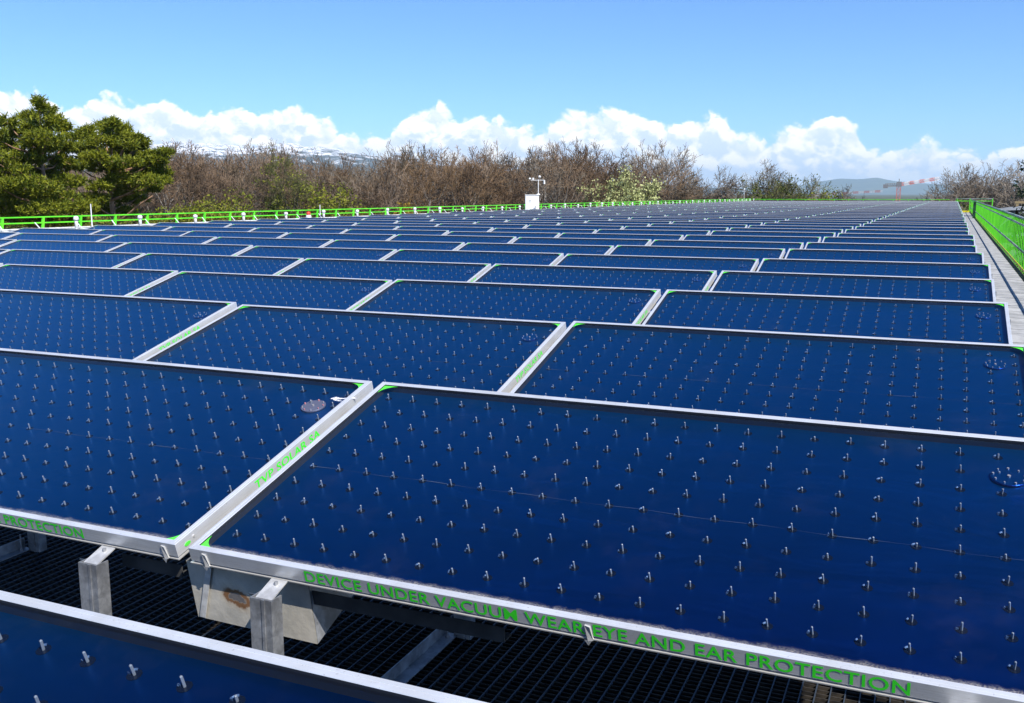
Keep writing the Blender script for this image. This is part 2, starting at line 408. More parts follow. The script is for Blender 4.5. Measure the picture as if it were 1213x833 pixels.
def pins_mesh(full=True, seed=3, spots=None):
    b = MB(); rn = random.Random(seed)
    for px in (PINX if spots is None else [None]):
        for py in (PINY if spots is None else spots):
            if spots is not None: px, py = py
            x = px+rn.uniform(-.0015,.0015); y = py+rn.uniform(-.0015,.0015)
            t = Vector((rn.uniform(-.002,.0012), rn.uniform(-.0015,.002), 0)); hgt = (GZ-AZ_-.001)*rn.choice((1,1,.97,.8,.6))
            r = .0024
            b.tube([(x,y,AZ_), (x+t.x*.9,y+t.y*.9,AZ_+hgt*.93), (x+t.x,y+t.y,AZ_+hgt)], [r,r,r*.55], 6 if full else 4, M['pin'])
            n = 10 if full else 6
            b.add([(x+.0115*math.cos(2*math.pi*k/n), y+.0115*math.sin(2*math.pi*k/n), AZ_+.0006) for k in range(n)], [tuple(range(n))], M['socket'])
            if full:                                     # curled rim of the punched hole, on one side
                a0 = rn.uniform(2.3, 3.6); m_ = 5; sp = rn.uniform(.7, 1.5); vs = []
                for k in range(m_+1):
                    a = a0-sp/2+sp*k/m_
                    for (rr, zz) in ((.0085,.0010),(.0108,.0034),(.0128,.0010)): vs.append((x+rr*math.cos(a), y+rr*math.sin(a), AZ_+zz))
                fs = []
                for k in range(m_):
                    for q in range(2): a_ = k*3+q; fs.append((a_, a_+1, a_+4, a_+3))
                b.add(vs, fs, M['socket_rim'])
                if rn.random() < .55:
                    b.box(x-.0105, y-.0018, AZ_+.001, x-.0055, y+.0012, AZ_+.0045, M['socket_rim'])
    return b.mesh('spacer_pins')
def seam_mesh(seed=1):
    b = MB(); rn = random.Random(seed); y = PINY[5]; z = AZ_+.0012; x = .05; vs = []; ph = rn.uniform(0,6)
    while x < PW-.05:                                    # one wandering hairline that swells and thins
        sw = max(0.0, mnoise.noise(Vector((x*7.5, seed*3.1, 0)))+.12)
        w_ = .00016+.0017*sw; yy = y+.0022*math.sin(x*21+ph)+rn.uniform(-.0003,.0003); vs += [(x,yy-w_,z),(x,yy+w_,z)]; x += .018
    b.add(vs, [(2*k,2*k+2,2*k+3,2*k+1) for k in range(len(vs)//2-1)], M['seam'])
    return b.mesh('weld_seam')
def pad_mesh():                                          # filled corner, inside edge a quarter curve
    b = MB(); L = .056; n = 12; z = GZ+.0012
    cur = [(L-L*math.cos(math.pi/2*k/n), L-L*math.sin(math.pi/2*k/n)) for k in range(n+1)]
    # from (0,L) to (L,0)
    vs = [(0,0,z)]+[(x,y,z) for x,y in cur]; top = [(0,i,i+1) for i in range(1,n+1)]
    vs2 = [(x,y,z-.001) for x,y,_ in vs]; o = len(vs)
    fs = [tuple(reversed(f)) for f in top] if False else top
    side = [(i, i+1, i+1+o, i+o) for i in range(1, n+1)]
    b.add(vs+vs2, fs+side, M['green']); return b.mesh('corner_pad')
def getter_mesh(grey=False):
    b = MB(); n = 28; r = .041
    bm_ = M['getter_grey'] if grey else M['absorber']
    b.tube([(0,0,AZ_+.002),(0,0,AZ_+.006),(0,0,AZ_+.007)], [r,r,r*.97], n, bm_)
    rn = random.Random(7)
    for k in range(9):
        a = 2*math.pi*k/9+.2; q = (r*.86*math.cos(a), r*.86*math.sin(a))
        b.tube([(q[0],q[1],AZ_+.007),(q[0],q[1],AZ_+.0115)], rn.uniform(.0018,.0034), 6, M['pink'] if grey and k % 2 == 0 else M['spot'])
    b.tube([(0,0,AZ_+.007),(0,0,AZ_+.011)], .004, 8, M['spot'])
    return b.mesh('getter_disc')
def text_mesh(s, width, cap, name, mm, off=.022):
    cu = bpy.data.curves.new('t', 'FONT'); cu.body = s; cu.size = 1.0; cu.offset = off; cu.extrude = 0.0; cu.space_character = 1.06; cu.resolution_u = 3
    o = bpy.data.objects.new('t', cu); C.objects.link(o)
    dg = bpy.context.evaluated_depsgraph_get(); me = bpy.data.meshes.new_from_object(o.evaluated_get(dg))
    bpy.data.objects.remove(o); bpy.data.curves.remove(cu)
    xs = [v.co.x for v in me.vertices]; ys = [v.co.y for v in me.vertices]
    sx = width/(max(xs)-min(xs)); sy = cap/(max(ys)-min(ys)); x0 = min(xs); y0 = min(ys)
    for v in me.vertices: v.co = Vector(((v.co.x-x0)*sx, (v.co.y-y0)*sy, v.co.z*.03))
    vs = [v.co.copy() for v in me.vertices]; fs = [tuple(p.vertices) if p.normal.z > 0 else tuple(reversed(p.vertices)) for p in me.polygons]
    bpy.data.meshes.remove(me); b = MB(); b.add(vs, fs, mm); return b.mesh(name)
def to_front(me):                                        # text lying in XY -> stands on the front face
    for v in me.vertices: v.co = Vector((v.co.x, -.0007, v.co.y))
    me.update(); return me
def to_side(me):                                         # on the right-hand outer face, reading up the slope
    for v in me.vertices: v.co = Vector((PW+.0007, v.co.x, v.co.y))
    me.update(); return me
me_frame, me_glass, me_abs = frame_mesh(), glass_mesh(), absorber_mesh()
me_pins, me_pins_lo = pins_mesh(), pins_mesh(False)
random.seed(8); ONEPIN = [pins_mesh(seed=40+k, spots=[(0,0)]) for k in range(12)]
me_seam = [seam_mesh(k) for k in range(3)]
me_pad, me_get, me_getg = pad_mesh(), getter_mesh(), getter_mesh(True)
me_warn = to_front(text_mesh('DEVICE UNDER VACUUM WEAR EYE AND EAR PROTECTION', 1.323, .0305, 'warning_lettering', M['letter'], .014))
me_side = to_side(text_mesh('TVP SOLAR SA', .325, .026, 'side_lettering', M['letter'], .014))
def sticker_mesh():
    b = MB(); pts = []
    for k in range(16):
        a = 2*math.pi*k/16; pts.append((PW+.0012, .040+.011*math.cos(a)*(1 if abs(math.cos(a))>.0 else 1), .022+.0052*math.sin(a)))
    b.add(pts+[(PW, p[1], p[2]) for p in pts], [tuple(range(16))]+[(i,(i+1)%16,(i+1)%16+16,i+16) for i in range(16)], M['green'])
    b.tube([(PW,.066,.028),(PW+.002,.066,.028)], .0038, 10, M['tab'])
    return b.mesh('side_sticker')
def clip_mesh(seed):
    b = MB(); rn = random.Random(seed)
    w = .012; vs = [(-w*.4,-.002,FH-.010),(w*.6,-.004,FH-.012),(w*1.1,-.003,-.001),(w*.2,-.006,-.003)]
    vs2 = [(x+.001,0,z) for x,y,z in vs]; b.add(vs+vs2, [(0,3,2,1),(0,1,5,4),(1,2,6,5),(2,3,7,6),(3,0,4,7)], M['tab'])
    b.add([(-w*.5,-.0055,.0),(w*.9,-.0055,.0),(w*.2,-.0055,-.014)], [(0,2,1)], M['tab'])
    return b.mesh('foil_clip')
me_stick = sticker_mesh(); me_clip = clip_mesh(1)
def smear_mesh():
    b = MB(); rn = random.Random(11)
    for (x0,y0,x1,y1,w) in ((0,0,.035,.004,.008),(.03,.004,.085,.018,.005),(.005,-.008,.05,-.014,.004),(-.005,-.004,.01,.010,.007)):
        vs = []; n = 8
        for k in range(n+1):
            t = k/n; ww = w*(.6+.6*rn.random())*math.sin(math.pi*(t*.8+.1)); vs += [(x0+(x1-x0)*t, y0+(y1-y0)*t-ww+rn.uniform(-.001,.001), GZ+.0008), (x0+(x1-x0)*t, y0+(y1-y0)*t+ww, GZ+.0008)]
        b.add(vs, [(2*k,2*k+2,2*k+3,2*k+1) for k in range(n)], M['smear'])
    return b.mesh('sealant_smear')
me_smear = smear_mesh()

ORD = ['first','second','third','fourth','fifth','sixth','seventh','eighth','ninth','tenth','eleventh','twelfth','thirteenth','fourteenth','fifteenth','sixteenth','seventeenth','eighteenth','nineteenth','twentieth',
 'twenty-first','twenty-second','twenty-third','twenty-fourth','twenty-fifth','twenty-sixth','twenty-seventh','twenty-eighth','twenty-ninth','thirtieth','thirty-first','thirty-second','thirty-third','thirty-fourth','thirty-fifth','thirty-sixth','thirty-seventh','thirty-eighth','thirty-ninth','fortieth','forty-first','forty-second','forty-third','forty-fourth','forty-fifth','forty-sixth','forty-seventh','forty-eighth','forty-ninth','fiftieth','fifty-first','fifty-second','fifty-third']
def add_pads(root, which=(0,1,2,3)):
    e = .0180
    for k in which:
        x, y, rz = ((e,e,0),(PW-e,e,math.pi/2),(PW-e,D-e,math.pi),(e,D-e,-math.pi/2))[k]
        c = link('corner_pad', me_pad, root); c.location = (x,y,0); c.rotation_euler = (0,0,rz)
def make_panel(kind):
    root = empty('solar_panel')
    link('frame', me_frame, root); link('absorber', me_abs, root); link('cover_glass', me_glass, root)
    add_pads(root)
    if kind == 'near':
        link('spacer_pins', me_pins, root)['kind'] = 'stuff'; link('weld_seam', me_seam[0], root)
        g = link('getter_disc', me_get, root); g.location = (1.883-G/2, D-.172, 0)
        w = link('warning_lettering', me_warn, root); w.location = (.367-G/2, 0, .0098)
        t = link('side_lettering', me_side, root); t.location = (0, .325, .0095)
        link('side_sticker', me_stick, root)
        for x in (.066, 1.070, 1.965): c = link('foil_clip', me_clip, root); c.location = (x-G/2+.0, 0, 0)
    elif kind == 'mid':
        link('spacer_pins', me_pins_lo, root)['kind'] = 'stuff'
        g = link('getter_disc', me_get, root); g.location = (1.883-G/2, D-.172, 0)
        t = link('side_lettering', me_side, root); t.location = (0, .325, .0095)
    kids(root); return root
def project(v):
    d = Vector(v)-Vector((0,0,EZ)); w = d.dot(fw)
    if w < .15: return None
    return 606.5+FPX*d.dot(rt)/w, 416.5-FPX*d.dot(up)/w
protos = {k: make_panel(k) for k in ('near','mid','far')}
used = set(); PINJOBS = []; rp = random.Random(21)
N_ROWS = 51; COUNT = 0; overflow = []
def side_word(c):
    return ['at the walkway end','second from the walkway end','third from the walkway end','fourth from the walkway end','fifth from the walkway end','sixth from the walkway end','second from the left end','at the left end'][c]
PANELS = []
for n in range(0, N_ROWS):
    ncol = 8
    for c in range(ncol):                                # c = 0 is the panel next to the walkway
        k = -c; xl = rowx(n)+k*W+G/2; yf = rowy(n)-D*math.cos(TILT); zr = EZ-HZ
        cs = [project((xl+a*PW, rowy(n)-q*D*math.cos(TILT), zr-q*D*math.sin(TILT))) for a in (0,.5,1) for q in (0,.5,1)]
        cs = [q for q in cs if q]
        if not cs: continue
        vis = max(q[0] for q in cs) > -170 and min(q[0] for q in cs) < 1300 and min(q[1] for q in cs) < 900
        if vis: PANELS.append((n, c, xl, yf))
CUT = set((n, c) for (n, c, _, _) in PANELS[:300])
sb = MB()
for (n, c, xl, yf) in PANELS:
    jz = rp.uniform(-.0025,.0025); jr = rp.uniform(-.0016,.0016); jt = rp.uniform(-.006,.006)
    base = Vector((xl, yf, EZ-HZ-D*math.sin(TILT)))
    nrm = Vector((0, -math.sin(TILT), math.cos(TILT))); base -= nrm*FH; base.z += jz
    if (n, c) in CUT:
        kind = 'near' if n <= 4 else ('mid' if n <= 17 else 'far')
        o = protos[kind] if kind not in used else copy_tree(protos[kind]); used.add(kind)
        o.location = base; o.rotation_euler = (TILT+jt, jr, jr*.5)
        rowtxt = ORD[n]+' row'
        lab = 'dark blue solar panel '+side_word(c)+' of the '+ORD[n]+' row back'
        if (n, c) == (0, 0): lab = 'nearest solar panel, cut off by the bottom left corner'
        if (n, c) == (1, 0): lab = 'front solar panel with the whole green vacuum warning on its frame'
        if (n, c) == (1, 1): lab = 'front left solar panel with a grey disc and white smear near its corner'
        tag(o, lab, 'solar panel', 'solar panels in rows on the roof')
        ch = {x.name.split('.')[0]: x for x in C.objects if x.parent == o} if (n, c) in ((1,1),(1,0)) else None
        if (n, c) in ((0,0),(1,0),(1,1)):                   # the hundred pins nearest the camera are parts of their own
            bpy.context.view_layer.update(); mw = Matrix.Translation(base) @ Matrix.Rotation(TILT, 4, 'X'); eye = Vector((0,0,EZ))
            sp = sorted([(x, y) for x in PINX for y in PINY], key=lambda q: (project(mw @ Vector((q[0],q[1],AZ_))) is None or not (-20 < project(mw @ Vector((q[0],q[1],AZ_)))[0] < 1240), (mw @ Vector((q[0],q[1],AZ_))-eye).length))
            PINJOBS.append((o, n, c, sp))
        if (n, c) == (1, 1):
            ch['getter_disc'].data = me_getg; ch['getter_disc']['label'] = 'grey disc with pink dots'
            ch['warning_lettering'].location.x += .0
            s_ = link('sealant_smear', me_smear, o); s_.location = (1.883-G/2+.055, D-.135, 0)
    else:
        tf = Matrix.Translation(base) @ Matrix.Rotation(TILT, 4, 'X')
        overflow.append(tf)
for (o, n, c, sp) in PINJOBS:                            # after every copy has been made
    for x in [x for x in C.objects if x.parent == o and x.name.startswith('spacer_pins')]:
        x.data = pins_mesh(spots=sp[100:], seed=n+c+4)
    for (x, y) in sp[:100]: link('spacer_pin', random.choice(ONEPIN), o, (x, y, 0))
bpy.context.view_layer.update()
print('panels', len(PANELS), 'overflow', len(overflow))
if overflow:
    def bake(me, tfs, b):
        for tf in tfs:
            vs = [tf @ v.co for v in me.vertices]; o0 = len(b.v); b.v += [tuple(v) for v in vs]
            sl_ = [b.slot(mm) for mm in me.materials]
            for p in me.polygons: b.f.append(tuple(i+o0 for i in p.vertices)); b.mi.append(sl_[p.material_index])
    b = MB()
    for me in (me_frame, me_glass, me_abs): bake(me, overflow, b)
    pads = []
    for tf in overflow:
        for k in (2,3):
            x, y, rz = ((PW-.018,D-.018,math.pi),(.018,D-.018,-math.pi/2))[k-2]
            pads.append(tf @ Matrix.Translation((x,y,0)) @ Matrix.Rotation(rz,4,'Z'))
    bake(me_pad, pads, b)
    tag(b.build('far_solar_panels'), 'farthest rows of dark blue solar panels at the back of the roof', 'solar panels', 'solar panels in rows on the roof', 'stuff')

# ------------------------------------------------------------------ mounting racks
def post_mesh(h):
    b = MB(); t = .004; w = .062; d = .040                # open channel, ribs on its face
    b.box(-w/2,-d/2,0,w/2,-d/2+t,h,M['galv']); b.box(-w/2,-d/2+t,0,-w/2+t,d/2,h,M['galv']); b.box(w/2-t,-d/2+t,0,w/2,d/2,h,M['galv'])
    b.box(.004,-d/2-.0025,0,.012,-d/2,h,M['galv'])
    return b.mesh('post')
zf = -HZ-D*math.sin(TILT)-FH                             # underside of the front edge
HP = (zf-.018)-FLOOR; HPR = (-HZ-FH-.02)-FLOOR
me_post, me_postr = post_mesh(HP), post_mesh(HPR)
def clamp_mesh():
    b = MB(); 
    b.hexa([Vector(q) for q in ((-.023,-.058,-.022),(.023,-.058,-.022),(.023,.004,.002),(-.023,.004,.002),(-.023,-.058,-.018),(.023,-.058,-.018),(.023,.004,.005),(-.023,.004,.005))], M['tab'])
    b.tube([(.002,-.012,-.002),(.002,-.012,.006)], .005, 6, M['galv'])
    b.tube([(-.055,-.040,-.022),(-.010,-.040,-.022)], .0025, 6, M['bar_rod'])
    return b.mesh('clamp')
me_clamp = clamp_mesh()
def rail_mesh():
    b = MB(); b.box(-.002,0,0,.002,.94,.045,M['galv']); b.box(.002,0,0,.045,.94,.004,M['galv'])
    b.tube([(.022,.905,.004),(.022,.905,.075)], .0035, 8, M['galv']); b.tube([(.022,.905,.004),(.022,.905,.012)], .008, 6, M['galv'])
    return b.mesh('base_rail')
me_brail = rail_mesh()
def single_rack():
    b = MB()
    for x in (.290, W-.255): b.box(x-.035,-.066,0,x+.035,-.024,HP,M['galv']); b.box(x-.025,.96,0,x+.025,1.0,HPR,M['galv'])
    b.box(0,.05,HP-.05,W,.09,HP-.012,M['galv']); b.box(0,.90,HPR-.06,W,.94,HPR-.02,M['galv'])
    return b.mesh('support_rack')
me_rack = single_rack()
for (n, c, xl, yf) in PANELS:
    x0 = xl-G/2
    if n <= 3:
        o = empty('support_rack', (x0, yf, EZ+FLOOR))
        for x in (.290, W-.255):
            link('post', me_post, o, (x,-.045,0)); link('clamp', me_clamp, o, (x+.004,0,zf-FLOOR+.0))
            q = link('post', me_postr, o, (x,1.0,0)); cl = link('clamp', me_clamp, o, (x+.004,D*math.cos(TILT)-.004,HPR+.022)); cl.rotation_euler = (0,0,math.pi)
        for (xa, xb) in ((.27,.86),(1.77,W-.055)):
            mb = MB(); mb.box(xa,.055,HP-.050,xb,.058,HP-.016,M['beam']); mb.box(xa,.058,HP-.050,xb,.095,HP-.047,M['beam']); mb.build('beam', o)
        mb = MB(); mb.box(0,.90,HPR-.06,W,.903,HPR-.02,M['galv']); mb.build('beam', o)
        link('base_rail', me_brail, o, (.225,.05,.004))
        where = {(0,0):'nearest panel, in the bottom left corner',(1,0):'front panel with the long green warning',(1,1):'front left panel'}.get((n,c), 'panel '+side_word(c)+' of the '+ORD[n]+' row')
        tag(o, 'galvanised support rack under the '+where, 'rack', 'support racks under the panels')
    else:
        o = link('support_rack', me_rack, None, (x0, yf, EZ+FLOOR))
        tag(o, 'galvanised rack under the panel '+side_word(c)+' of the '+ORD[n]+' row', 'rack', 'support racks under the panels')

# sheet metal box hanging under the front seam
def burnt(N, b, mm):
    co = obj_co(N); n = N.noise(co, 9, 6, .6); nn = N.noise(co, 34, 5, .65)
    c = N.mix(N.smooth(n, .3, .7), (.58,.55,.48,1), (.78,.73,.63,1))
    v = N.n('ShaderNodeVectorMath', operation='SUBTRACT'); N.link(co, v.inputs[0]); v.inputs[1].default_value = (.165,0,-.075)
    x, y, z = N.sep(v.outputs[0])
    d = N.math('SQRT', N.math('ADD', N.math('POWER', N.math('MULTIPLY', N.math('ADD', x, N.math('MULTIPLY', z, .8)), 1.0), 2.0), N.math('POWER', N.math('MULTIPLY', z, 1.9), 2.0)))
    d = N.math('ADD', d, N.math('MULTIPLY', N.math('SUBTRACT', nn, .5), .055))
    ring = N.math('MULTIPLY', N.smooth(d, .050, .036), N.smooth(d, .018, .026))
    c = N.mix(N.math('MULTIPLY', N.smooth(d, .085, .04), .35), c, (.50,.33,.16,1))
    c = N.mix(N.math('MULTIPLY', ring, .9), c, (.22,.09,.025,1))
    c = N.mix(N.smooth(d, .026, .018), c, (.16,.15,.15,1))
    N.link(c, b.inputs['Base Color']); N.link(N.smooth(d, .0, .1, .6, .30), b.inputs['Roughness']); bump(N, b, n, .25, .02)
M['burnt'] = mat('heat_marked_sheet', (.5,.48,.45), .3, .45, burnt)
yf1 = rowy(1)-D*math.cos(TILT)
dbx = empty('drip_box', (rowx(1)-.030, yf1+.045, EZ+zf-.012))
b = MB()
b.add([(0,0,0),(.375,0,0),(.400,-.004,-.150),(.034,-.004,-.146)], [(0,3,2,1)], M['burnt'])
b.add([(0,.002,0),(.375,.002,0),(.400,-.002,-.150),(.034,-.002,-.146)], [(0,1,2,3)], M['burnt'])
b.build('front_plate', dbx)
b = MB(); b.add([(.375,.003,0),(.400,-.001,-.150),(.39,.32,-.04),(.375,.32,.075)], [(0,1,2,3)], M['galv'])
b.add([(0,.003,0),(.034,-.001,-.146),(.04,.32,-.04),(0,.32,.075)], [(3,2,1,0)], M['galv'])
b.add([(.034,-.001,-.146),(.400,-.001,-.150),(.39,.32,-.04),(.04,.32,-.04)], [(0,1,2,3)], M['galv'])
b.build('side_panel', dbx)
b = MB(); b.add([(.070,-.006,-.0),(.088,-.006,-.0),(.062,-.010,-.142),(.044,-.010,-.141),(.070,-.0045,-.0),(.088,-.0045,-.0),(.062,-.0085,-.142),(.044,-.0085,-.141)], [(0,3,2,1),(0,1,5,4),(1,2,6,5),(2,3,7,6),(3,0,4,7)], M['tab'])
b.build('strap', dbx)
tag(dbx, 'bent sheet metal box with a brown burn mark under the front seam', 'metal box')

# ------------------------------------------------------------------ railings
M['rgreen'] = mat('green_painted_steel', (.12,.70,.015), .38, 0, vary((.09,.58,.015), (.15,.76,.02), 2.5, world_co=True))
M['rtop'] = mat('worn_handrail', (.20,.24,.20), .45, .3, vary((.05,.22,.10), (.42,.44,.42), 1.5, world_co=True))
M['yellow'] = mat('yellow_paint', (.72,.62,.02), .5)
M['dgreen'] = mat('dark_green_post', (.008,.06,.02), .5)
def run_bar(b, s0, s1, p, z, w, h, mm): b.bar(RC(s0,p,z), RC(s1,p,z), w, h, mm)
gr = empty('green_guardrail', RC(30,P_RAIL,FLOOR)); inv = Matrix.Translation(-gr.location)
def gpart(mb, name, root, iv): o = mb.build(name, root); o.matrix_parent_inverse = iv; return o
b = MB(); run_bar(b, 12, S_END-3, P_RAIL, FLOOR+1.03, .045, .03, M['rtop']); gpart(b, 'handrail', gr, inv)
b = MB(); run_bar(b, 12, S_END-3, P_RAIL-.03, FLOOR+.91, .02, .035, M['rtop']); gpart(b, 'upper_rail', gr, inv)
b = MB(); run_bar(b, 12, S_END-3, P_RAIL-.03, FLOOR+.44, .02, .04, M['rtop']); gpart(b, 'middle_rail', gr, inv)
b = MB(); run_bar(b, 12, S_END-3, P_RAIL+.0, FLOOR+.10, .012, .05, M['yellow']); gpart(b, 'toe_board', gr, inv)
s = 14.05; k = 0; rest = MB()
def balus(b, s):
    a = RC(s,P_RAIL,FLOOR-.05); q = RC(s,P_RAIL,FLOOR+1.02); b.bar(a, q, .018, .012, M['rgreen'], upv=AX)
first = None
while s < S_END-3:
    if k < 99:
        b = MB(); balus(b, s); gpart(b, 'baluster', gr, inv)
    else: balus(rest, s)
    k += 1; s += .50
o = gpart(rest, 'far_balusters', gr, inv); o['kind'] = 'stuff'
b = MB(); b.bar(RC(65,P_RAIL-.08,FLOOR), RC(65,P_RAIL-.08,FLOOR+1.0), .16, .50, M['dgreen'], upv=AX); gpart(b, 'gate_post', gr, inv)
tag(gr, 'long bright green barred guardrail along the right walkway', 'railing')

b = MB(); b.hexa([RC(84,.42,FLOOR+.03),RC(84,1.16,FLOOR+.03),RC(84.3,1.16,FLOOR+.03),RC(84.3,.42,FLOOR+.03),RC(84,.42,FLOOR+.17),RC(84,1.16,FLOOR+.17),RC(84.3,1.16,FLOOR+.17),RC(84.3,.42,FLOOR+.17)], M['yellow'])
o = b.build('yellow_step'); bv = o.modifiers.new('b','BEVEL'); bv.width = .01; tag(o, 'yellow step across the far end of the walkway', 'step')

lg = empty('low_green_rail', RC(30,P_LEFT,-.69)); inv = Matrix.Translation(-lg.location)
b = MB(); run_bar(b, 7, S_END, P_LEFT, -.455, .03, .026, M['rgreen']); gpart(b, 'top_bar', lg, inv)
b = MB(); run_bar(b, 7, S_END, P_LEFT, -.57, .02, .026, M['rgreen']); gpart(b, 'lower_bar', lg, inv)
s = 7.318
while s < S_END:
    b = MB(); b.bar(RC(s,P_LEFT,-.68), RC(s+.03,P_LEFT,-.46), .04, .045, M['rgreen'], upv=AX); gpart(b, 'post', lg, inv); s += .927
tag(lg, 'low bright green rail along the left roof edge', 'railing')
fg = empty('back_green_rail', RC(S_END,-8,-.69)); inv = Matrix.Translation(-fg.location)
for z, nm in ((-.50,'top_bar'),(-.72,'lower_bar')):
    b = MB(); b.bar(RC(S_END+.1,P_LEFT,z), RC(S_END+.1,-.3,z), .03, .04, M['rgreen']); gpart(b, nm, fg, inv)
p = P_LEFT
while p < -.3:
    b = MB(); b.bar(RC(S_END+.1,p,-1.9), RC(S_END+.1,p,-.50), .04, .04, M['rgreen']); gpart(b, 'post', fg, inv); p += 1.2
tag(fg, 'thin green rail across the far end of the roof', 'railing')
eg = empty('end_barrier', RC(S_END,1,FLOOR)); inv = Matrix.Translation(-eg.location)
for z, nm, mm in ((-.42,'top_bar',M['rtop']),(-.60,'lower_bar',M['rgreen'])):
    b = MB(); b.bar(RC(S_END-1,.1,z), RC(S_END-1,2.9,z), .05, .05, mm); gpart(b, nm, eg, inv)
for p in (.25, 1.2, 2.85):
    b = MB(); b.bar(RC(S_END-1,p,-1.9 if p<2 else -1.9), RC(S_END-1,p,-.42), .10, .06, M['rgreen']); gpart(b, 'post', eg, inv)
tag(eg, 'green barrier closing the far end of the walkway', 'railing')

# ------------------------------------------------------------------ small things on the left roof strip
M['white'] = mat('white_plastic', (.78,.78,.76), .45, 0, vary((.70,.70,.68), (.82,.82,.80), 6))
M['offwhite'] = mat('weathered_white', (.6,.6,.58), .6, 0, vary((.50,.50,.48), (.72,.72,.70), 14))
M['red'] = mat('red_plastic', (.75,.05,.02), .35)
M['grey'] = mat('grey_plastic', (.2,.2,.21), .5)
def vent_proto():
    r = empty('roof_vent')
    b = MB(); b.tube([(0,0,0),(0,0,.20)], [.035,.03], 12, M['offwhite']); b.tube([(0,0,0),(0,0,.012)], .07, 12, M['offwhite']); b.build('pipe', r, True)
    b = MB(); b.tube([(0,0,.17),(0,0,.20),(0,0,.235),(0,0,.25)], [.045,.052,.045,.02], 12, M['white']); b.build('cap', r, True)
    kids(r); return r
def brace_proto():
    r = empty('rail_brace')
    b = MB(); b.bar((0,0,0), (-.12,-.03,.15), .022, .012, M['white']); b.build('strut', r)
    b = MB(); b.box(-.05,-.05,0,.07,.05,.012,M['white']); b.tube([(0,0,.012),(0,0,.03)], .012, 8, M['galv']); b.build('foot', r)
    kids(r); return r
vp, bp_ = vent_proto(), brace_proto()
s = 12.5; i = 0
while s < S_END-1:
    o = bp_ if i == 0 else copy_tree(bp_); o.location = RC(s+rp.uniform(-.06,.06), P_LEFT+.42+rp.uniform(-.04,.12), -.700); o.rotation_euler = (0,0,-TH+rp.uniform(-.25,.25))
    tag(o, 'small white strut bracket on the pale roof strip beside the left green rail', 'bracket', 'white brackets along the left green rail')
    s += .927; i += 1
s = 13.98; i = 0
while s < S_END-2:
    o = vp if i == 0 else copy_tree(vp); o.location = RC(s, P_LEFT+.75, -.703); o.scale = (1,1,rp.uniform(.85,1.1))
    tag(o, 'short white capped vent pipe on the pale roof strip', 'vent', 'vent pipes on the left roof strip')
    s += 1.675; i += 1
b = MB(); b.tube([RC(5,P_LEFT+.5,-.67), RC(S_END-.5,P_LEFT+.5,-.67)], .016, 8, M['offwhite'])
o = b.build('conduit_pipe'); tag(o, 'long thin white conduit running along the left roof strip', 'pipe')
for i, (s, h, lab) in enumerate(((14.5,.50,'thin white rod standing behind the left panels, nearest the pine'),(22.4,.40,'thin white rod beside the red warning lamp'),(82.5,1.0,'tall white mast at the far end of the left roof edge'))):
    r = empty('rod_mast', RC(s, P_LEFT+.6, -.70))
    b = MB(); b.tube([(0,0,0),(0,0,h)], [.014,.010], 8, M['white']); b.build('rod', r); b = MB(); b.tube([(0,0,0),(0,0,.03)], [.06,.04], 12, M['offwhite']); b.build('foot', r)
    if i == 2:
        b = MB(); b.tube([(0,0,h),(0,0,h+.12),(0,0,h+.16)], [.05,.06,.02], 10, M['white']); b.build('sensor_head', r); b = MB(); b.bar((-.15,0,h-.1),(.15,0,h-.1),.03,.03,M['white']); b.build('cross_arm', r)
    tag(r, lab, 'mast')
r = empty('warning_lamp', RC(22.2, P_LEFT+.35, -.70)); b = MB(); b.tube([(0,0,0),(0,0,.10),(0,0,.12)], [.10,.07,.06], 14, M['white']); b.build('base', r, True)
b = MB(); b.tube([(0,0,.12),(0,0,.17),(0,0,.20),(0,0,.215)], [.055,.06,.045,.01], 14, M['red']); b.build('lamp_dome', r, True); tag(r, 'red warning lamp on a white base beside the left rail', 'lamp')

# white cabinet with the weather mast
cb = empty('white_cabinet', RC(37.6, P_LEFT+.5, -.70), .40)
b = MB(); b.box(-.29,-.15,.02,.29,.15,.64,M['white']); o = b.build('body', cb); bv = o.modifiers.new('b','BEVEL'); bv.width = .012; bv.segments = 2
b = MB(); b.box(-.26,-.158,.05,.26,-.152,.61,M['white']); dr = b.build('door', cb); b = MB(); b.box(-.14,-.166,.40,-.05,-.159,.42,M['grey']); b.box(-.14,-.166,.35,-.05,-.159,.36,M['grey']); b.build('name_plate', dr)
b = MB(); b.box(-.30,-.17,.642,.30,.16,.665,M['white']); b.build('lid', cb)
tag(cb, 'white cabinet standing on the left roof edge before the trees', 'cabinet')
wm = empty('weather_mast', RC(37.6, P_LEFT+.6, -.035), .40)
b = MB(); b.tube([(.17,0,-.0),(.17,0,.62)], .016, 8, M['white']); b.tube([(.17,0,-.0),(.17,0,.03)], [.09,.06], 10, M['white']); b.build('pole', wm)
b = MB(); b.bar((-.14,0,.60),(.42,0,.60),.02,.02,M['white']); b.build('cross_arm', wm)
b = MB(); b.tube([(.22,0,.60),(.22,0,.70)], .012, 8, M['grey'])
b.tube([(.22,0,.70),(.22,0,.76),(.22,0,.79)], [.05,.055,.02], 12, M['white']); b.build('dome_sensor', wm, True)
an = MB(); an.tube([(-.14,0,.60),(-.14,0,.66)], .01, 8, M['grey'])
for k in range(3):
    a = k*2.094; q = Vector((-.14+.09*math.cos(a), .09*math.sin(a), .66)); an.bar((-.14,0,.66), q, .008, .008, M['grey']); an.tube([q, q+Vector((-math.sin(a)*.05, math.cos(a)*.05, 0))], [.045,.012], 10, M['white'])
an.build('cup_anemometer', wm)
b = MB(); b.tube([(.42,0,.60),(.42,0,.44)], [.035,.035], 10, M['white']); b.build('thermometer_shield', wm)
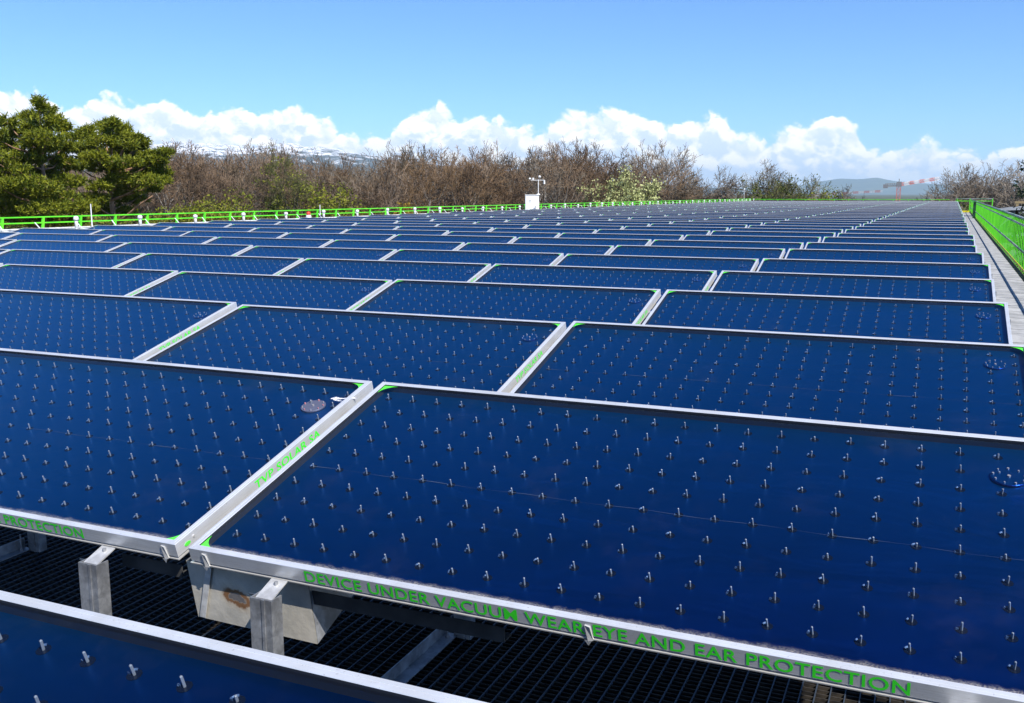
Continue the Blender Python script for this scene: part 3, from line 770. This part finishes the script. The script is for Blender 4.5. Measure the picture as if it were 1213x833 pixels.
tag(wm, 'weather mast with cups and sensors on top of the white cabinet', 'weather station')

# ------------------------------------------------------------------ trees
M['bark'] = mat('grey_brown_bark', (.12,.10,.08), .9, 0, vary((.12,.10,.085), (.34,.31,.27), 3, 6, .7))
M['twig'] = mat('brown_twigs', (.12,.09,.065), .9, 0, vary((.105,.066,.038), (.235,.155,.090), .5, 4, .6))
M['twig2'] = mat('grey_twigs', (.14,.125,.11), .9, 0, vary((.10,.075,.048), (.22,.17,.115), .5, 4, .6))
M['moss_twig'] = mat('mossy_twigs', (.11,.10,.035), .9, 0, vary((.08,.07,.03), (.15,.15,.04), .5, 4, .6))
def leafm(name, c1, c2, sc=.7, trans=.25):
    def f(N, b, mm):
        info = N.n('ShaderNodeNewGeometry').outputs['Random Per Island']
        n = N.noise(obj_co(N), sc, 4, .6)
        k = N.math('ADD', N.math('MULTIPLY', n, .6), N.math('MULTIPLY', info, .4))
        N.link(N.mix(N.smooth(k, .25, .72), (*c1,1), (*c2,1)), b.inputs['Base Color'])
        b.inputs['Specular IOR Level'].default_value = .25
        tr = N.n('ShaderNodeBsdfTranslucent'); N.link(b.inputs['Base Color'].links[0].from_socket, tr.inputs[0])
        mx = N.n('ShaderNodeMixShader'); mx.inputs[0].default_value = trans
        out = mm.node_tree.nodes['Material Output']; N.link(b.outputs[0], mx.inputs[1]); N.link(tr.outputs[0], mx.inputs[2]); N.link(mx.outputs[0], out.inputs[0])
    return mat(name, c1, .6, 0, f)
M['bud'] = leafm('yellow_green_leaves', (.10,.13,.012), (.24,.24,.02))
M['bud_dark'] = leafm('olive_leaves', (.05,.075,.012), (.12,.14,.02))
M['bud_ochre'] = leafm('ochre_leaves', (.20,.13,.015), (.32,.21,.03))
M['blossom'] = leafm('pale_blossom', (.42,.45,.16), (.62,.64,.30))
M['needle'] = leafm('pine_needles', (.060,.092,.007), (.25,.265,.016), .9, .2)
M['needle_spruce'] = leafm('spruce_needles', (.02,.04,.014), (.05,.08,.03), 1.1, .1)
M['pinebark'] = mat('orange_pine_bark', (.32,.16,.08), .85, 0, vary((.16,.09,.05), (.45,.27,.16), 4, 6, .7))

def per_tree(name):
    mm = M[name]; N = NT(mm.node_tree); b = mm.node_tree.nodes['Principled BSDF']; src = b.inputs['Base Color'].links[0].from_socket
    hs = N.n('ShaderNodeHueSaturation'); info = N.n('ShaderNodeObjectInfo'); N.link(src, hs.inputs['Color'])
    N.link(N.math('MULTIPLY_ADD', info.outputs['Random'], .75, .62), hs.inputs['Value']); N.link(N.math('MULTIPLY_ADD', info.outputs['Random'], -.5, 1.25), hs.inputs['Saturation'])
    N.link(hs.outputs[0], b.inputs['Base Color'])
for nm in ('twig','twig2','bark'): per_tree(nm)
def rvec(rn): 
    while True:
        v = Vector((rn.uniform(-1,1), rn.uniform(-1,1), rn.uniform(-1,1)))
        if .01 < v.length < 1: return v.normalized()
def bare_tree(seed, h, spread=.5, low=.25, twig='twig', leaves=None, nleaf=0, gnarl=.25, upness=.35, dens=(11,7,6,5)):
    rn = random.Random(seed); tk = MB(); cr = MB(); lf = []
    def branch(p, d, L, r, lev):
        n = 4 if lev < 2 else (3 if lev < 4 else 2)
        pts = [p]; rad = [r]; q = p.copy(); dd = d.copy()
        for i in range(n):
            dd = (dd+rvec(rn)*gnarl*(1+.25*lev)*.8+Vector((0,0,upness*.35))).normalized(); q = q+dd*L/n; pts.append(q.copy()); rad.append(max(.022, r*(1-.72*(i+1)/n)))
        sides = 7 if lev == 0 else (5 if lev == 1 else 3)
        (tk if lev == 0 else cr).tube(pts, rad, sides, M['bark'] if lev <= 1 else M[twig], cap=False)
        if leaves and lev >= 3 and nleaf: lf.append((pts[-1], L))
        if lev >= LV: return
        kk = dens[lev] if lev < 4 else 3
        for j in range(kk):
            t = rn.uniform(low if lev == 0 else .25, 1.0) if j > 0 else 1.0
            f = t*n; i0 = min(int(f), n-1); pp = pts[i0].lerp(pts[i0+1], f-i0); rr = rad[i0]+(rad[i0+1]-rad[i0])*(f-i0)
            ax = (pts[i0+1]-pts[i0]).normalized(); side = rvec(rn); side = (side-ax*side.dot(ax)).normalized()
            ang = rn.uniform(.45, 1.05) if j > 0 else rn.uniform(.0,.3)
            nd = (ax*math.cos(ang)+side*math.sin(ang)*(1+.5*spread)).normalized()
            if lev == 0: nl = h*rn.uniform(.30,.50)*(1.25-.55*t)*(.7+spread*.6)
            else: nl = L*rn.uniform(.42,.68)*(1.15-.4*t)
            branch(pp, nd, nl, max(.022, min(rr*.62, r*.5)), lev+1)
    LV = 4
    branch(Vector((0,0,-.3)), Vector((rn.uniform(-.06,.06),rn.uniform(-.06,.06),1)).normalized(), h*.62, h*.0165, 0)
    top = max(v[2] for v in cr.v); k = h/top
    for mb in (tk, cr): mb.v = [(v[0]*k, v[1]*k, v[2]*k) for v in mb.v]
    root = empty('bare_tree'); tk.build('trunk', root, True)
    cr.build('crown', root)
    if leaves:
        lb = MB(); rn.shuffle(lf)
        for (p, L) in lf[:nleaf]:
            for _ in range(7):
                c = (p+rvec(rn)*rn.uniform(.05,.7))*k; a = rvec(rn)*rn.uniform(.05,.11); b_ = rvec(rn)*rn.uniform(.05,.11)
                lb.add([c-a-b_, c+a-b_, c+a+b_, c-a+b_], [(0,1,2,3)], M[leaves])
        lb.build('leaves', root)
    kids(root); return root
def shrub(seed, h, w, mm, n=2600, leaf=.12):
    rn = random.Random(seed); root = empty('leafy_shrub'); st = MB(); lb = MB()
    lobes = []
    for k in range(9):
        a = rn.uniform(0,6.28); rr = w*.5*rn.random()**.6*.75; z = h*rn.uniform(.25,.86); lobes.append((Vector((rr*math.cos(a), rr*math.sin(a), z)), w*rn.uniform(.16,.30), h*rn.uniform(.10,.19)))
    for c, a_, b_ in lobes: st.tube([(0,0,0), (c.x*.4,c.y*.4,c.z*.5), tuple(c)], [.09,.05,.02], 4, M['bark'], cap=False)
    for _ in range(n):
        c, a_, b_ = rn.choice(lobes); v = rvec(rn)*rn.random()**.4; p = c+Vector((v.x*a_, v.y*a_, v.z*b_*1.25))
        if p.z < .2: continue
        a = rvec(rn)*leaf*rn.uniform(.5,1.3); b2 = rvec(rn)*leaf*rn.uniform(.5,1.3); lb.add([p-a, p+b2*.8, p+a, p-b2*.8], [(0,1,2,3)], M[mm])
    st.build('stem', root); lb.build('foliage', root); kids(root); return root

def polar(az_deg, dist): return Vector((math.sin(R(az_deg))*dist, math.cos(R(az_deg))*dist, 0))
rt_ = random.Random(77)
DW = (10,6,5,4)
WOOD = [bare_tree(101,16,.45,.3,dens=DW), bare_tree(102,16,.6,.25,dens=DW), bare_tree(103,16,.35,.35,dens=DW), bare_tree(104,16,.5,.2,'twig2',dens=DW), bare_tree(105,16,.7,.25,'twig',dens=DW), bare_tree(106,16,.4,.3,'twig2',dens=DW)]
OAK = [bare_tree(111,12,.95,.22,'twig2',gnarl=.36,upness=.25,dens=(14,9,7,5)), bare_tree(112,12,1.0,.22,'twig2',gnarl=.38,upness=.25,dens=(14,9,7,5)), bare_tree(113,12,.9,.22,'moss_twig','bud_dark',260,gnarl=.35,upness=.3,dens=(13,8,7,5))]
IVY = bare_tree(121,16,.4,.3,'moss_twig','bud',200)
wused = set()
def place(proto, name, az, dist, h, href, label, group, cat='tree', sx=1.0):
    if proto in wused: o = copy_tree(proto)
    else: o = proto; wused.add(proto)
    # the unplaced prototype keeps its own name key
    o.location = polar(az, dist)+Vector((0,0,0)); k = h/href; o.scale = (k*sx, k*sx, k); o.rotation_euler = (0,0,rt_.uniform(0,6.28))
    tag(o, label, cat, group); o.name = name; return o
# profile of tree tops: azimuth -> elevation of the tops (degrees)
TOPS = [(-57.69,2.72),(-50.43,2.3),(-45.27,1.92),(-43.22,2.39),(-41.58,2.46),(-38.77,2.67),(-36.78,2.74),(-34.42,2.57),(-32.47,2.24),(-30.17,2.55),(-28.63,2.62),(-27.1,2.23),(-25.58,2.9),(-23.68,2.7),(-21.78,2.5),(-20.25,2.85),(-17.96,2.7),(-15.66,2.45),(-13.74,1.86),(-11.4,1.72),(-10.23,1.33)]
def tops(az):
    for (a, e), (b_, f) in zip(TOPS, TOPS[1:]):
        if a <= az <= b_: return e+(f-e)*(az-a)/(b_-a)
    return 2.2
wi = 0
for (dist, step, off, fac) in ((128,1.0,0,1.0),(144,.9,.4,1.03),(161,.88,.7,1.0)):
    az = -54+off
    while az < -15.16:
        a = az+rt_.uniform(-.28,.28); dd = dist+rt_.uniform(-5,5)
        h = (EZ+math.tan(R(tops(a)*fac))*dd)*rt_.uniform(.86,1.10)
        place(WOOD[wi % 6], 'bare_tree', a, dd, h, 16, 'bare brown tree in the wood beyond the left green rail', 'bare trees of the wood')
        wi += rt_.choice((1,2,5)); az += step*rt_.uniform(.85,1.15)
place(IVY, 'ivy_tree', -35.28, 123, EZ+math.tan(R(2.53))*123, 16, 'yellow green ivy clad tree rising out of the brown wood, left of centre', None)
for az, d, e in ((-28.33,120,2.66),(-30.86,122,2.39),(-25.58,123,2.85),(-21.02,120,2.89),(-31.7,124,2.4)):
    place(WOOD[wi % 6], 'bare_tree', az, d, EZ+math.tan(R(e))*d, 16, 'bare brown tree in the wood beyond the left green rail', 'bare trees of the wood'); wi += 1
# gnarled row right of the wood
for j, (az, d, e, pk) in enumerate(((-15.36,134,1.94,0),(-14.05,131,1.9,1),(-12.73,131,1.64,0),(-11.41,130,1.6,1),(-10.31,132,1.37,0))):
    place(OAK[pk], 'gnarled_tree', az, d, EZ+math.tan(R(e))*d, 12, 'gnarled bare tree in the short row right of the wood', 'gnarled bare trees right of the wood')
BL = bare_tree(131,13,.5,.12,'moss_twig','blossom',900); place(BL, 'blossom_tree', -16.44, 118, EZ+math.tan(R(1.66))*118, 13, 'pale blossoming tree at the right end of the wood', None)
# middle clump
place(OAK[1], 'bare_tree', -8.15, 150, EZ+math.tan(R(1.97))*150, 12, 'tallest bare tree in the clump behind the far roof end', None)
place(OAK[2], 'budding_tree', -8.73, 139, EZ+math.tan(R(1.26))*139, 12, 'olive budding tree left of the tallest bare tree', None)
place(OAK[0], 'bare_tree', -5.94, 150, EZ+math.tan(R(0.96))*150, 12, 'low spreading bare tree left of the cranes', None)
place(OAK[1], 'bare_tree', -4.73, 167, EZ+math.tan(R(0.56))*167, 12, 'lowest bare tree, just left of the cranes', None)
# right group
for j, (az, d, e) in enumerate(((0.91,127,1.6),(1.76,132,1.48),(2.55,130,1.65),(3.16,127,1.74),(4.04,131,1.83),(5.28,128,1.84),(6.99,131,1.94),(1.33,144,1.56),(2.89,144,1.57),(3.68,142,1.74))):
    place((OAK[0],OAK[1],WOOD[3],WOOD[5])[(j*3) % 4], 'bare_tree', az, d, EZ+math.tan(R(e))*d, 12 if (j*3) % 4 < 2 else 16, 'bare grey tree in the group beyond the right guardrail', 'bare trees beyond the right guardrail')
# understory
SH = [shrub(201,9,6,'bud'), shrub(202,8,5,'bud_dark'), shrub(203,8,5,'bud_ochre'), shrub(204,9,5,'bud')]
az = -54; k = 0
while az < -15.32:
    kk = rt_.choice((0,1,3,1,0,3,2) if az < -27 else (1,1,2,3,1)); nm = {0:'yellow green',1:'dark olive',2:'ochre',3:'yellow green'}[kk]
    lowk = 1.0 if az < -28 else .88
    place(SH[kk], 'leafy_shrub', az, rt_.uniform(112,126), rt_.uniform(8.4,11.8)*lowk, 9, nm+' shrub at the foot of the brown wood', nm+' shrubs at the foot of the wood', 'shrub', 1.15)
    az += rt_.uniform(.45,.95) if az < -28 else rt_.uniform(.6,1.2)
place(SH[1], 'leafy_shrub', -8.61, 128, 11.9, 8, 'olive bush below the budding tree behind the far roof end', None, 'shrub')
place(SH[3], 'leafy_shrub', -6.05, 134, 11.0, 9, 'bright green bush under the low spreading bare tree', None, 'shrub')
place(SH[1], 'leafy_shrub', -7.42, 134, 10.6, 8, 'dark olive bush right of the tallest bare tree', None, 'shrub')
place(SH[1], 'leafy_shrub', 2.03, 123, 10.6, 8, 'olive bush among the bare trees beyond the right guardrail', None, 'shrub')

# ------------------------------------------------------------------ the pines at the left
def pine(seed, base, pads, trunk, label, limbs=()):
    rn = random.Random(seed); root = empty('pine_tree', base); tk = MB(); lim = MB(); fo = MB(); loc = Vector(base)
    tp = [Vector(p) for p in trunk]; tk.tube(tp, [.26-.20*i/(len(tp)-1) for i in range(len(tp))], 9, M['pinebark'])
    def on_trunk(z):
        for a, b_ in zip(tp, tp[1:]):
            if a.z <= z <= b_.z: return a.lerp(b_, (z-a.z)/(b_.z-a.z))
        return tp[-1]
    for (c, rx, rz) in pads:
        c = Vector(c); st = on_trunk(max(tp[0].z+.5, c.z-rn.uniform(.4,1.2))); mid = st.lerp(c, .55)+Vector((0,0,-.15)); lim.tube([st, mid, c], [.06,.04,.015], 5, M['pinebark'], cap=False)
        nt = int(125*rx*rz/.5)+24
        for _ in range(nt):
            v = rvec(rn)*rn.random()**.33; p = c+Vector((v.x*rx*1.0, v.y*rx, v.z*rz*1.0))
            if rn.random() < .12: lim.tube([c, p], [.02,.01], 3, M['pinebark'], cap=False)
            axis = (Vector((v.x*.8, v.y*.8, .75))+rvec(rn)*.35).normalized(); L = rn.uniform(.17,.30)
            for q in range(15):
                d = (axis*rn.uniform(.2,1.0)+rvec(rn)*.75).normalized(); o0 = p+axis*rn.uniform(-.08,.12); w_ = d.cross(rvec(rn)).normalized()*rn.uniform(.016,.030); e_ = o0+d*L*rn.uniform(.6,1.1)
                fo.add([o0-w_, o0+w_, e_+w_*.6, e_-w_*.6], [(0,1,2,3)], M['needle'])
    for l in limbs: lim.tube([Vector(q) for q in l], [.11,.08,.05,.025][:len(l)], 6, M['pinebark'])
    tk.build('trunk', root, True); lim.build('branches', root, True); fo.build('crown', root)
    tag(root, label, 'pine tree'); return root
def pads_from(list_, dist, az0, seed):
    """crown pads given as (azimuth, elevation, width, height) seen from the roof, spread in real depth"""
    rn = random.Random(seed); base = polar(az0, dist); out = []
    for (a, e, rx, rz) in list_:
        dd = dist+rn.uniform(-2.2,2.2); p = polar(a, dd); z = EZ+math.tan(R(e))*dd; out.append((tuple(p-base+Vector((0,0,z))), rx*.86, rz*.86))
    return base, out
# left pine
L1 = [(-49.11,4.63,.35,.35),(-48.83,4.26,.55,.35),(-49.59,3.91,.7,.35),(-48.46,3.82,.6,.35),(-50.71,3.64,.6,.3),(-49.3,3.41,1.0,.4),(-48,3.46,.5,.3),(-50.32,3.06,1.0,.4),(-48.92,2.9,1.1,.4),(-51.55,3,.9,.35),
      (-50.98,2.42,1.1,.4),(-49.41,2.4,1.2,.4),(-48.12,2.47,.8,.35),(-52.01,1.93,1.2,.4),(-49.98,1.84,1.3,.4),(-48.33,1.76,.9,.35),(-50.81,1.13,1.4,.5),(-49.15,1.06,1.3,.45),(-52.57,1.06,1.2,.5),(-51.56,0.49,1.4,.5),(-49.63,0.42,1.4,.5),(-48.01,0.62,1.0,.4),
      (-50.72,-0.18,1.5,.5),(-48.74,-0.09,1.3,.45),(-52.48,-0.34,1.2,.5),(-51.12,-0.83,1.2,.5),(-49.21,-0.83,1.3,.45),(-47.51,-0.74,1.0,.4),(-50.05,-1.32,1.3,.4),(-48.15,-1.47,1.2,.4)]
b0, pd = pads_from(L1, 55, -49.34, 1)
pine(301, tuple(b0), pd, [(0,0,-.2),(.1,0,4),(-.1,.1,8),(.3,0,11),(.1,0,12.4)], 'left pine with orange bark, its narrow top the highest of the trees', [((-.9,-.3,7.6),(-.55,-.2,8.6),(-1.2,-.3,9.8))])
L2 = [(-47.3,3.0,.9,.3),(-47.9,2.4,1.0,.35),(-47.6,1.5,1.1,.35),(-45.63,3.73,.45,.3),(-46.09,3.53,.6,.3),(-45.15,3.52,.6,.3),(-46.89,3.34,.5,.25),(-45.67,3.18,1.0,.35),(-44.8,3.03,.7,.3),(-44.25,2.82,.6,.25),(-47.01,3,.8,.3),(-46.19,2.78,1.1,.35),(-45.11,2.63,1.0,.35),(-47.12,2.45,.8,.3),(-44.31,2.55,.5,.22),
      (-45.76,2.23,1.2,.35),(-44.62,2.15,1.0,.3),(-43.76,2.07,.9,.25),(-43.24,2.2,.6,.2),(-42.92,2.23,.4,.16),(-46.62,1.9,1.0,.35),(-45.2,1.68,1.2,.35),(-44.14,1.67,1.0,.3),(-43.42,1.8,.7,.25),(-46.12,1.35,1.1,.35),(-44.65,1.2,1.3,.35),(-43.67,1.33,1.0,.3),(-43.2,1.06,.6,.22),
      (-45.43,0.81,1.0,.35),(-44.17,0.73,1.2,.35),(-43.38,0.73,.8,.25),(-46.42,0.39,.9,.3),(-45,0.19,1.1,.35),(-43.95,0.26,.9,.3),(-45.72,-0.24,1.0,.3),(-46.86,-0.32,1.0,.4),(-44.72,-0.32,.8,.3),(-46.3,-0.86,1.2,.4),(-45.36,-0.94,1.0,.3)]
b0, pd = pads_from(L2, 59, -46.02, 2)
pine(302, tuple(b0), pd, [(0,0,-.2),(-.2,0,4),(.2,.1,8),(0,0,11),(.2,0,11.9)], 'wide pine right of the narrow topped pine, reaching towards the bare wood', [((0.1,0,8.8),(1.2,-.2,9.2),(2.6,-.3,10.0),(3.4,-.3,10.4))])
# spruce at the right edge
def spruce(base, h, label):
    rn = random.Random(9); root = empty('spruce_tree', base); tk = MB(); fo = MB(); lim = MB()
    tk.tube([(0,0,-.2),(0,0,h*.5),(0,0,h)], [.35,.2,.03], 8, M['bark']); z = 2.0
    while z < h:
        r = (h-z)/h*3.3+.25
        for k in range(9):
            a = rn.uniform(0,6.28); rr = r*rn.uniform(.6,1.1); tip = Vector((rr*math.cos(a), rr*math.sin(a), z-rr*.32+rn.uniform(-.2,.2))); st = Vector((0,0,z)); lim.tube([st, tip], [.03,.01], 3, M['bark'], cap=False)
            for q in range(int(9+rr*13)):
                t = rn.uniform(.15,1.0); p = st.lerp(tip, t)+rvec(rn)*.12; d = (rvec(rn)+Vector((0,0,-.9))).normalized()*rn.uniform(.15,.32); w_ = d.cross(rvec(rn)).normalized()*rn.uniform(.03,.06)
                fo.add([p-w_, p+w_, p+d+w_*.5, p+d-w_*.5], [(0,1,2,3)], M['needle_spruce'])
        z += rn.uniform(.28,.42)
    tk.build('trunk', root, True); lim.build('branches', root); fo.build('crown', root); tag(root, label, 'spruce')
spruce(tuple(polar(5.45,69)), 24.0, 'tall dark spruce at the right edge of the picture')

# forest floor behind the roof
b = MB(); fl = [polar(a, d) for a, d in ((-75,90),(25,96),(25,250),(-75,250))]
pts = [polar(-75+100*i/20, 96) for i in range(21)]+[polar(25-100*i/20, 260) for i in range(21)]
b.add([(p.x,p.y,.02) for p in pts], [tuple(range(42))], M['forest_floor']); tag(b.build('forest_ground'), kind='structure')

# ------------------------------------------------------------------ mountains and hills
def ridge(name, pts, dist, depth, mm, rough, seed, nsub=220):
    a0, a1 = pts[0][0], pts[-1][0]; b = MB(); rows = []
    for layer in range(9):
        t = layer/8; row = []
        for i in range(nsub+1):
            a = a0+(a1-a0)*i/nsub
            for (p, e), (q, f) in zip(pts, pts[1:]):
                if p <= a <= q+1e-9: el = e+(f-e)*(a-p)/(q-p); break
            prof = math.sin(math.pi*(.5*t if t <= 1 else 1))
            d = dist-depth*(1-t); hgt = (math.tan(R(max(el,.05)))*dist+EZ)*prof**1.2
            nz = mnoise.fractal(Vector((a*.9+seed, t*3.1, 0)), .9, 2.1, 6)*rough*(.25+t) if True else 0
            v = polar(a, d+nz*3); row.append((v.x, v.y, max(-5, hgt+nz*(1-.55*(t>.99)))))
        rows.append(row)
    vs = [p for r_ in rows for p in r_]; n = nsub+1
    fs = [(j*n+i, j*n+i+1, (j+1)*n+i+1, (j+1)*n+i) for j in range(8) for i in range(nsub)]
    # back slope down to the ground
    o = len(vs); vs += [(p[0]*1.12, p[1]*1.12, -5) for p in rows[-1]]
    fs += [(8*n+i, 8*n+i+1, o+i+1, o+i) for i in range(nsub)]
    b.add(vs, fs, mm); ob = b.build(name, None, True); tag(ob, kind='structure'); return ob
def snow(N, b, mm):
    co = geo_co(N); x, y, z = N.sep(co); n = N.noise(co, .006, 9, .62); n2 = N.noise(co, .03, 6, .6)
    h = N.math('ADD', z, N.math('MULTIPLY', N.math('SUBTRACT', n, .5), 420.0))
    k = N.smooth(h, 185, 245); k = N.math('MULTIPLY', k, N.smooth(n2, .42, .52))
    N.link(N.mix(k, (.06,.075,.07,1), (.90,.92,.95,1)), b.inputs['Base Color'])
M['snow'] = mat('snowy_mountain', (.5,.5,.5), .8, 0, snow)
M['hill'] = mat('wooded_hill', (.05,.08,.04), .95, 0, vary((.035,.06,.03), (.08,.10,.05), .004, 6, .6, world_co=True))
ridge('snowy_mountain_range', [(-72.76,2.18),(-59.58,2.57),(-52.22,2.82),(-48.71,2.61),(-44.47,2.69),(-43.23,2.71),(-41.52,2.79),(-39.97,2.68),(-38.36,2.51),(-36.94,2.78),(-35.21,2.65),(-33.64,2.5),(-31.7,2.16),(-30.23,1.93),(-26.34,1.46),(-21.03,0.92),(-14.15,0.47),(-11.05,0.24)], 6200, 2200, M['snow'], 16, 3.0, 420)
ridge('far_hill', [(-17.23,0.22),(-11.83,0.32),(-9.24,0.3),(-7.4,0.4),(-6.27,0.62),(-5.12,0.79),(-3.9,0.8),(-2.9,0.86),(-2,0.66),(-1.42,0.63),(0.09,0.48),(1.79,0.41),(5.57,0.62),(16.9,1.09)], 16000, 3000, M['hill'], 16, 9.0)
# haze
hz = MB(); hz.box(-18500,-18500,-6,18500,18500,420, M['ground']); ho = hz.build('haze')
hm = bpy.data.materials.new('haze_air'); hm.use_nodes = True; ht = hm.node_tree; ht.nodes.remove(ht.nodes['Principled BSDF'])
pv = ht.nodes.new('ShaderNodeVolumePrincipled'); pv.inputs['Color'].default_value = (.62,.84,1.0,1); pv.inputs['Density'].default_value = .00007; pv.inputs['Anisotropy'].default_value = 0
ht.links.new(pv.outputs[0], ht.nodes['Material Output'].inputs['Volume']); ho.data.materials.clear(); ho.data.materials.append(hm)
tag(ho, kind='stuff')

# ------------------------------------------------------------------ cranes and roofs on the right
M['crane_red'] = mat('faded_crane_red', (.62,.19,.15), .6); M['crane_white'] = mat('crane_white', (.75,.72,.72), .5); M['crane_grey'] = mat('crane_grey', (.22,.22,.23), .6)
def lattice(b, a, c, w, mats, n):
    a = Vector(a); c = Vector(c); d = (c-a).normalized(); s1 = d.cross(Vector((0,0,1)))
    if s1.length < .1: s1 = Vector((1,0,0))
    s1.normalize(); s2 = s1.cross(d).normalized(); t_ = w*.14
    cs = [s1*w/2+s2*w/2, -s1*w/2+s2*w/2, -s1*w/2-s2*w/2, s1*w/2-s2*w/2]
    for i in range(n):
        p = a.lerp(c, i/n); q = a.lerp(c, (i+1)/n); mm = mats[i % len(mats)]
        for k in range(4):
            b.bar(p+cs[k], q+cs[k], t_, t_, mm); k2 = (k+1) % 4
            b.bar(p+cs[k], q+cs[k2], t_*.7, t_*.7, mm); b.bar(p+cs[k], p+cs[k2], t_*.7, t_*.7, mm)
def crane(az, dist, zt, jib_dir, jl, rise, cl, label, w=1.7, seg=24):
    base = polar(az, dist); r = empty('tower_crane', tuple(base)); R_, Wt, Gy = M['crane_red'], M['crane_white'], M['crane_grey']
    b = MB(); lattice(b, (0,0,-.2), (0,0,zt), w, [R_], int(zt/2.2)); b.build('mast', r)
    jd = Vector(jib_dir).normalized(); e = jd*jl+Vector((0,0,zt+rise))
    b = MB(); lattice(b, (0,0,zt), e, w*.8, [R_,R_,R_,Wt,Wt,Wt], seg); b.build('jib', r)
    b = MB(); cj = -jd*cl+Vector((0,0,zt-.3)); lattice(b, (0,0,zt), cj, w*.9, [Gy], 6)
    b.box(cj.x-1.2,cj.y-.8,cj.z-1.6,cj.x+1.2,cj.y+.8,cj.z+.5,Gy); b.build('counter_jib', r)
    b = MB(); b.box(-1.2,-1.2,zt-1.0,1.4,1.2,zt+1.6,Gy); b.bar((0,0,zt+1),(0,0,zt+3.2),.4,.4,Gy); b.build('cab', r)
    tag(r, label, 'crane'); return r
crane(-1.81, 575, EZ+4.8, (.9,.25,0), 21, 3.4, 7, 'red tower crane with its jib raised to the right above the roof end', 1.9)
crane(-6.36, 748, EZ-.9, (1,-.18,0), 50, 2.6, 9, 'pale red crane with a long level jib, left of the raised crane', 1.6, 40)
crane(2.31, 695, EZ-4.0, (-1,-.1,0), 30, .4, 8, 'low crane with a level jib reaching in from the right trees', 1.6, 30)
M['arch'] = mat('white_arched_roof', (.62,.62,.62), .5, 0, vary((.5,.5,.5), (.7,.7,.7), .4))
def arched(az, dist, w, L, zt, label):
    r = empty('arched_hall', tuple(polar(az, dist)), -.25); b = MB(); n = 14; vs = []
    for k in range(n+1):
        a = math.pi*k/n; x = -w/2*math.cos(a); z = zt-w*.22+w*.22*math.sin(a)
        vs += [(x,0,z),(x,L,z),(x,0,z-.25),(x,L,z-.25)]
    fs = []
    for k in range(n): o = 4*k; fs += [(o,o+4,o+5,o+1),(o+2,o+3,o+7,o+6),(o,o+2,o+6,o+4),(o+1,o+5,o+7,o+3)]
    b.add(vs, fs, M['arch']); b.build('roof', r)
    b = MB(); b.box(-w/2+.1,.3,0,w/2-.1,L-.3,zt-w*.22,M['wall']); b.build('wall', r)
    b = MB()
    for k in range(5): b.box(-w/2+.8+k*w/5.2,.26,zt-w*.22-2.6,-w/2+.8+k*w/5.2+w/7,.30,zt-w*.22-.6,M['grey'])
    b.build('window', r); tag(r, label, 'building')
arched(4.64, 83, 13, 16, EZ-.95, 'white arched roof beyond the right guardrail')
arched(6.87, 107, 14, 16, EZ-.8, 'second white arched roof behind the nearer one')
M['ochre'] = mat('ochre_timber', (.38,.27,.12), .7)
b = MB(); r = empty('timber_gantry', tuple(polar(6.01,94)), -.25)
for z, nm in ((EZ-.75,'beam'),(EZ-1.25,'beam')): b = MB(); b.box(-3.5,-.1,z-.09,6,.1,z+.09,M['ochre']); b.build(nm, r)
for x in (-3.3,0,3,5.8): b = MB(); b.box(x-.1,-.08,0,x+.1,.08,EZ-.8,M['ochre']); b.build('post', r)
tag(r, 'ochre timber gantry beyond the right guardrail', 'gantry')
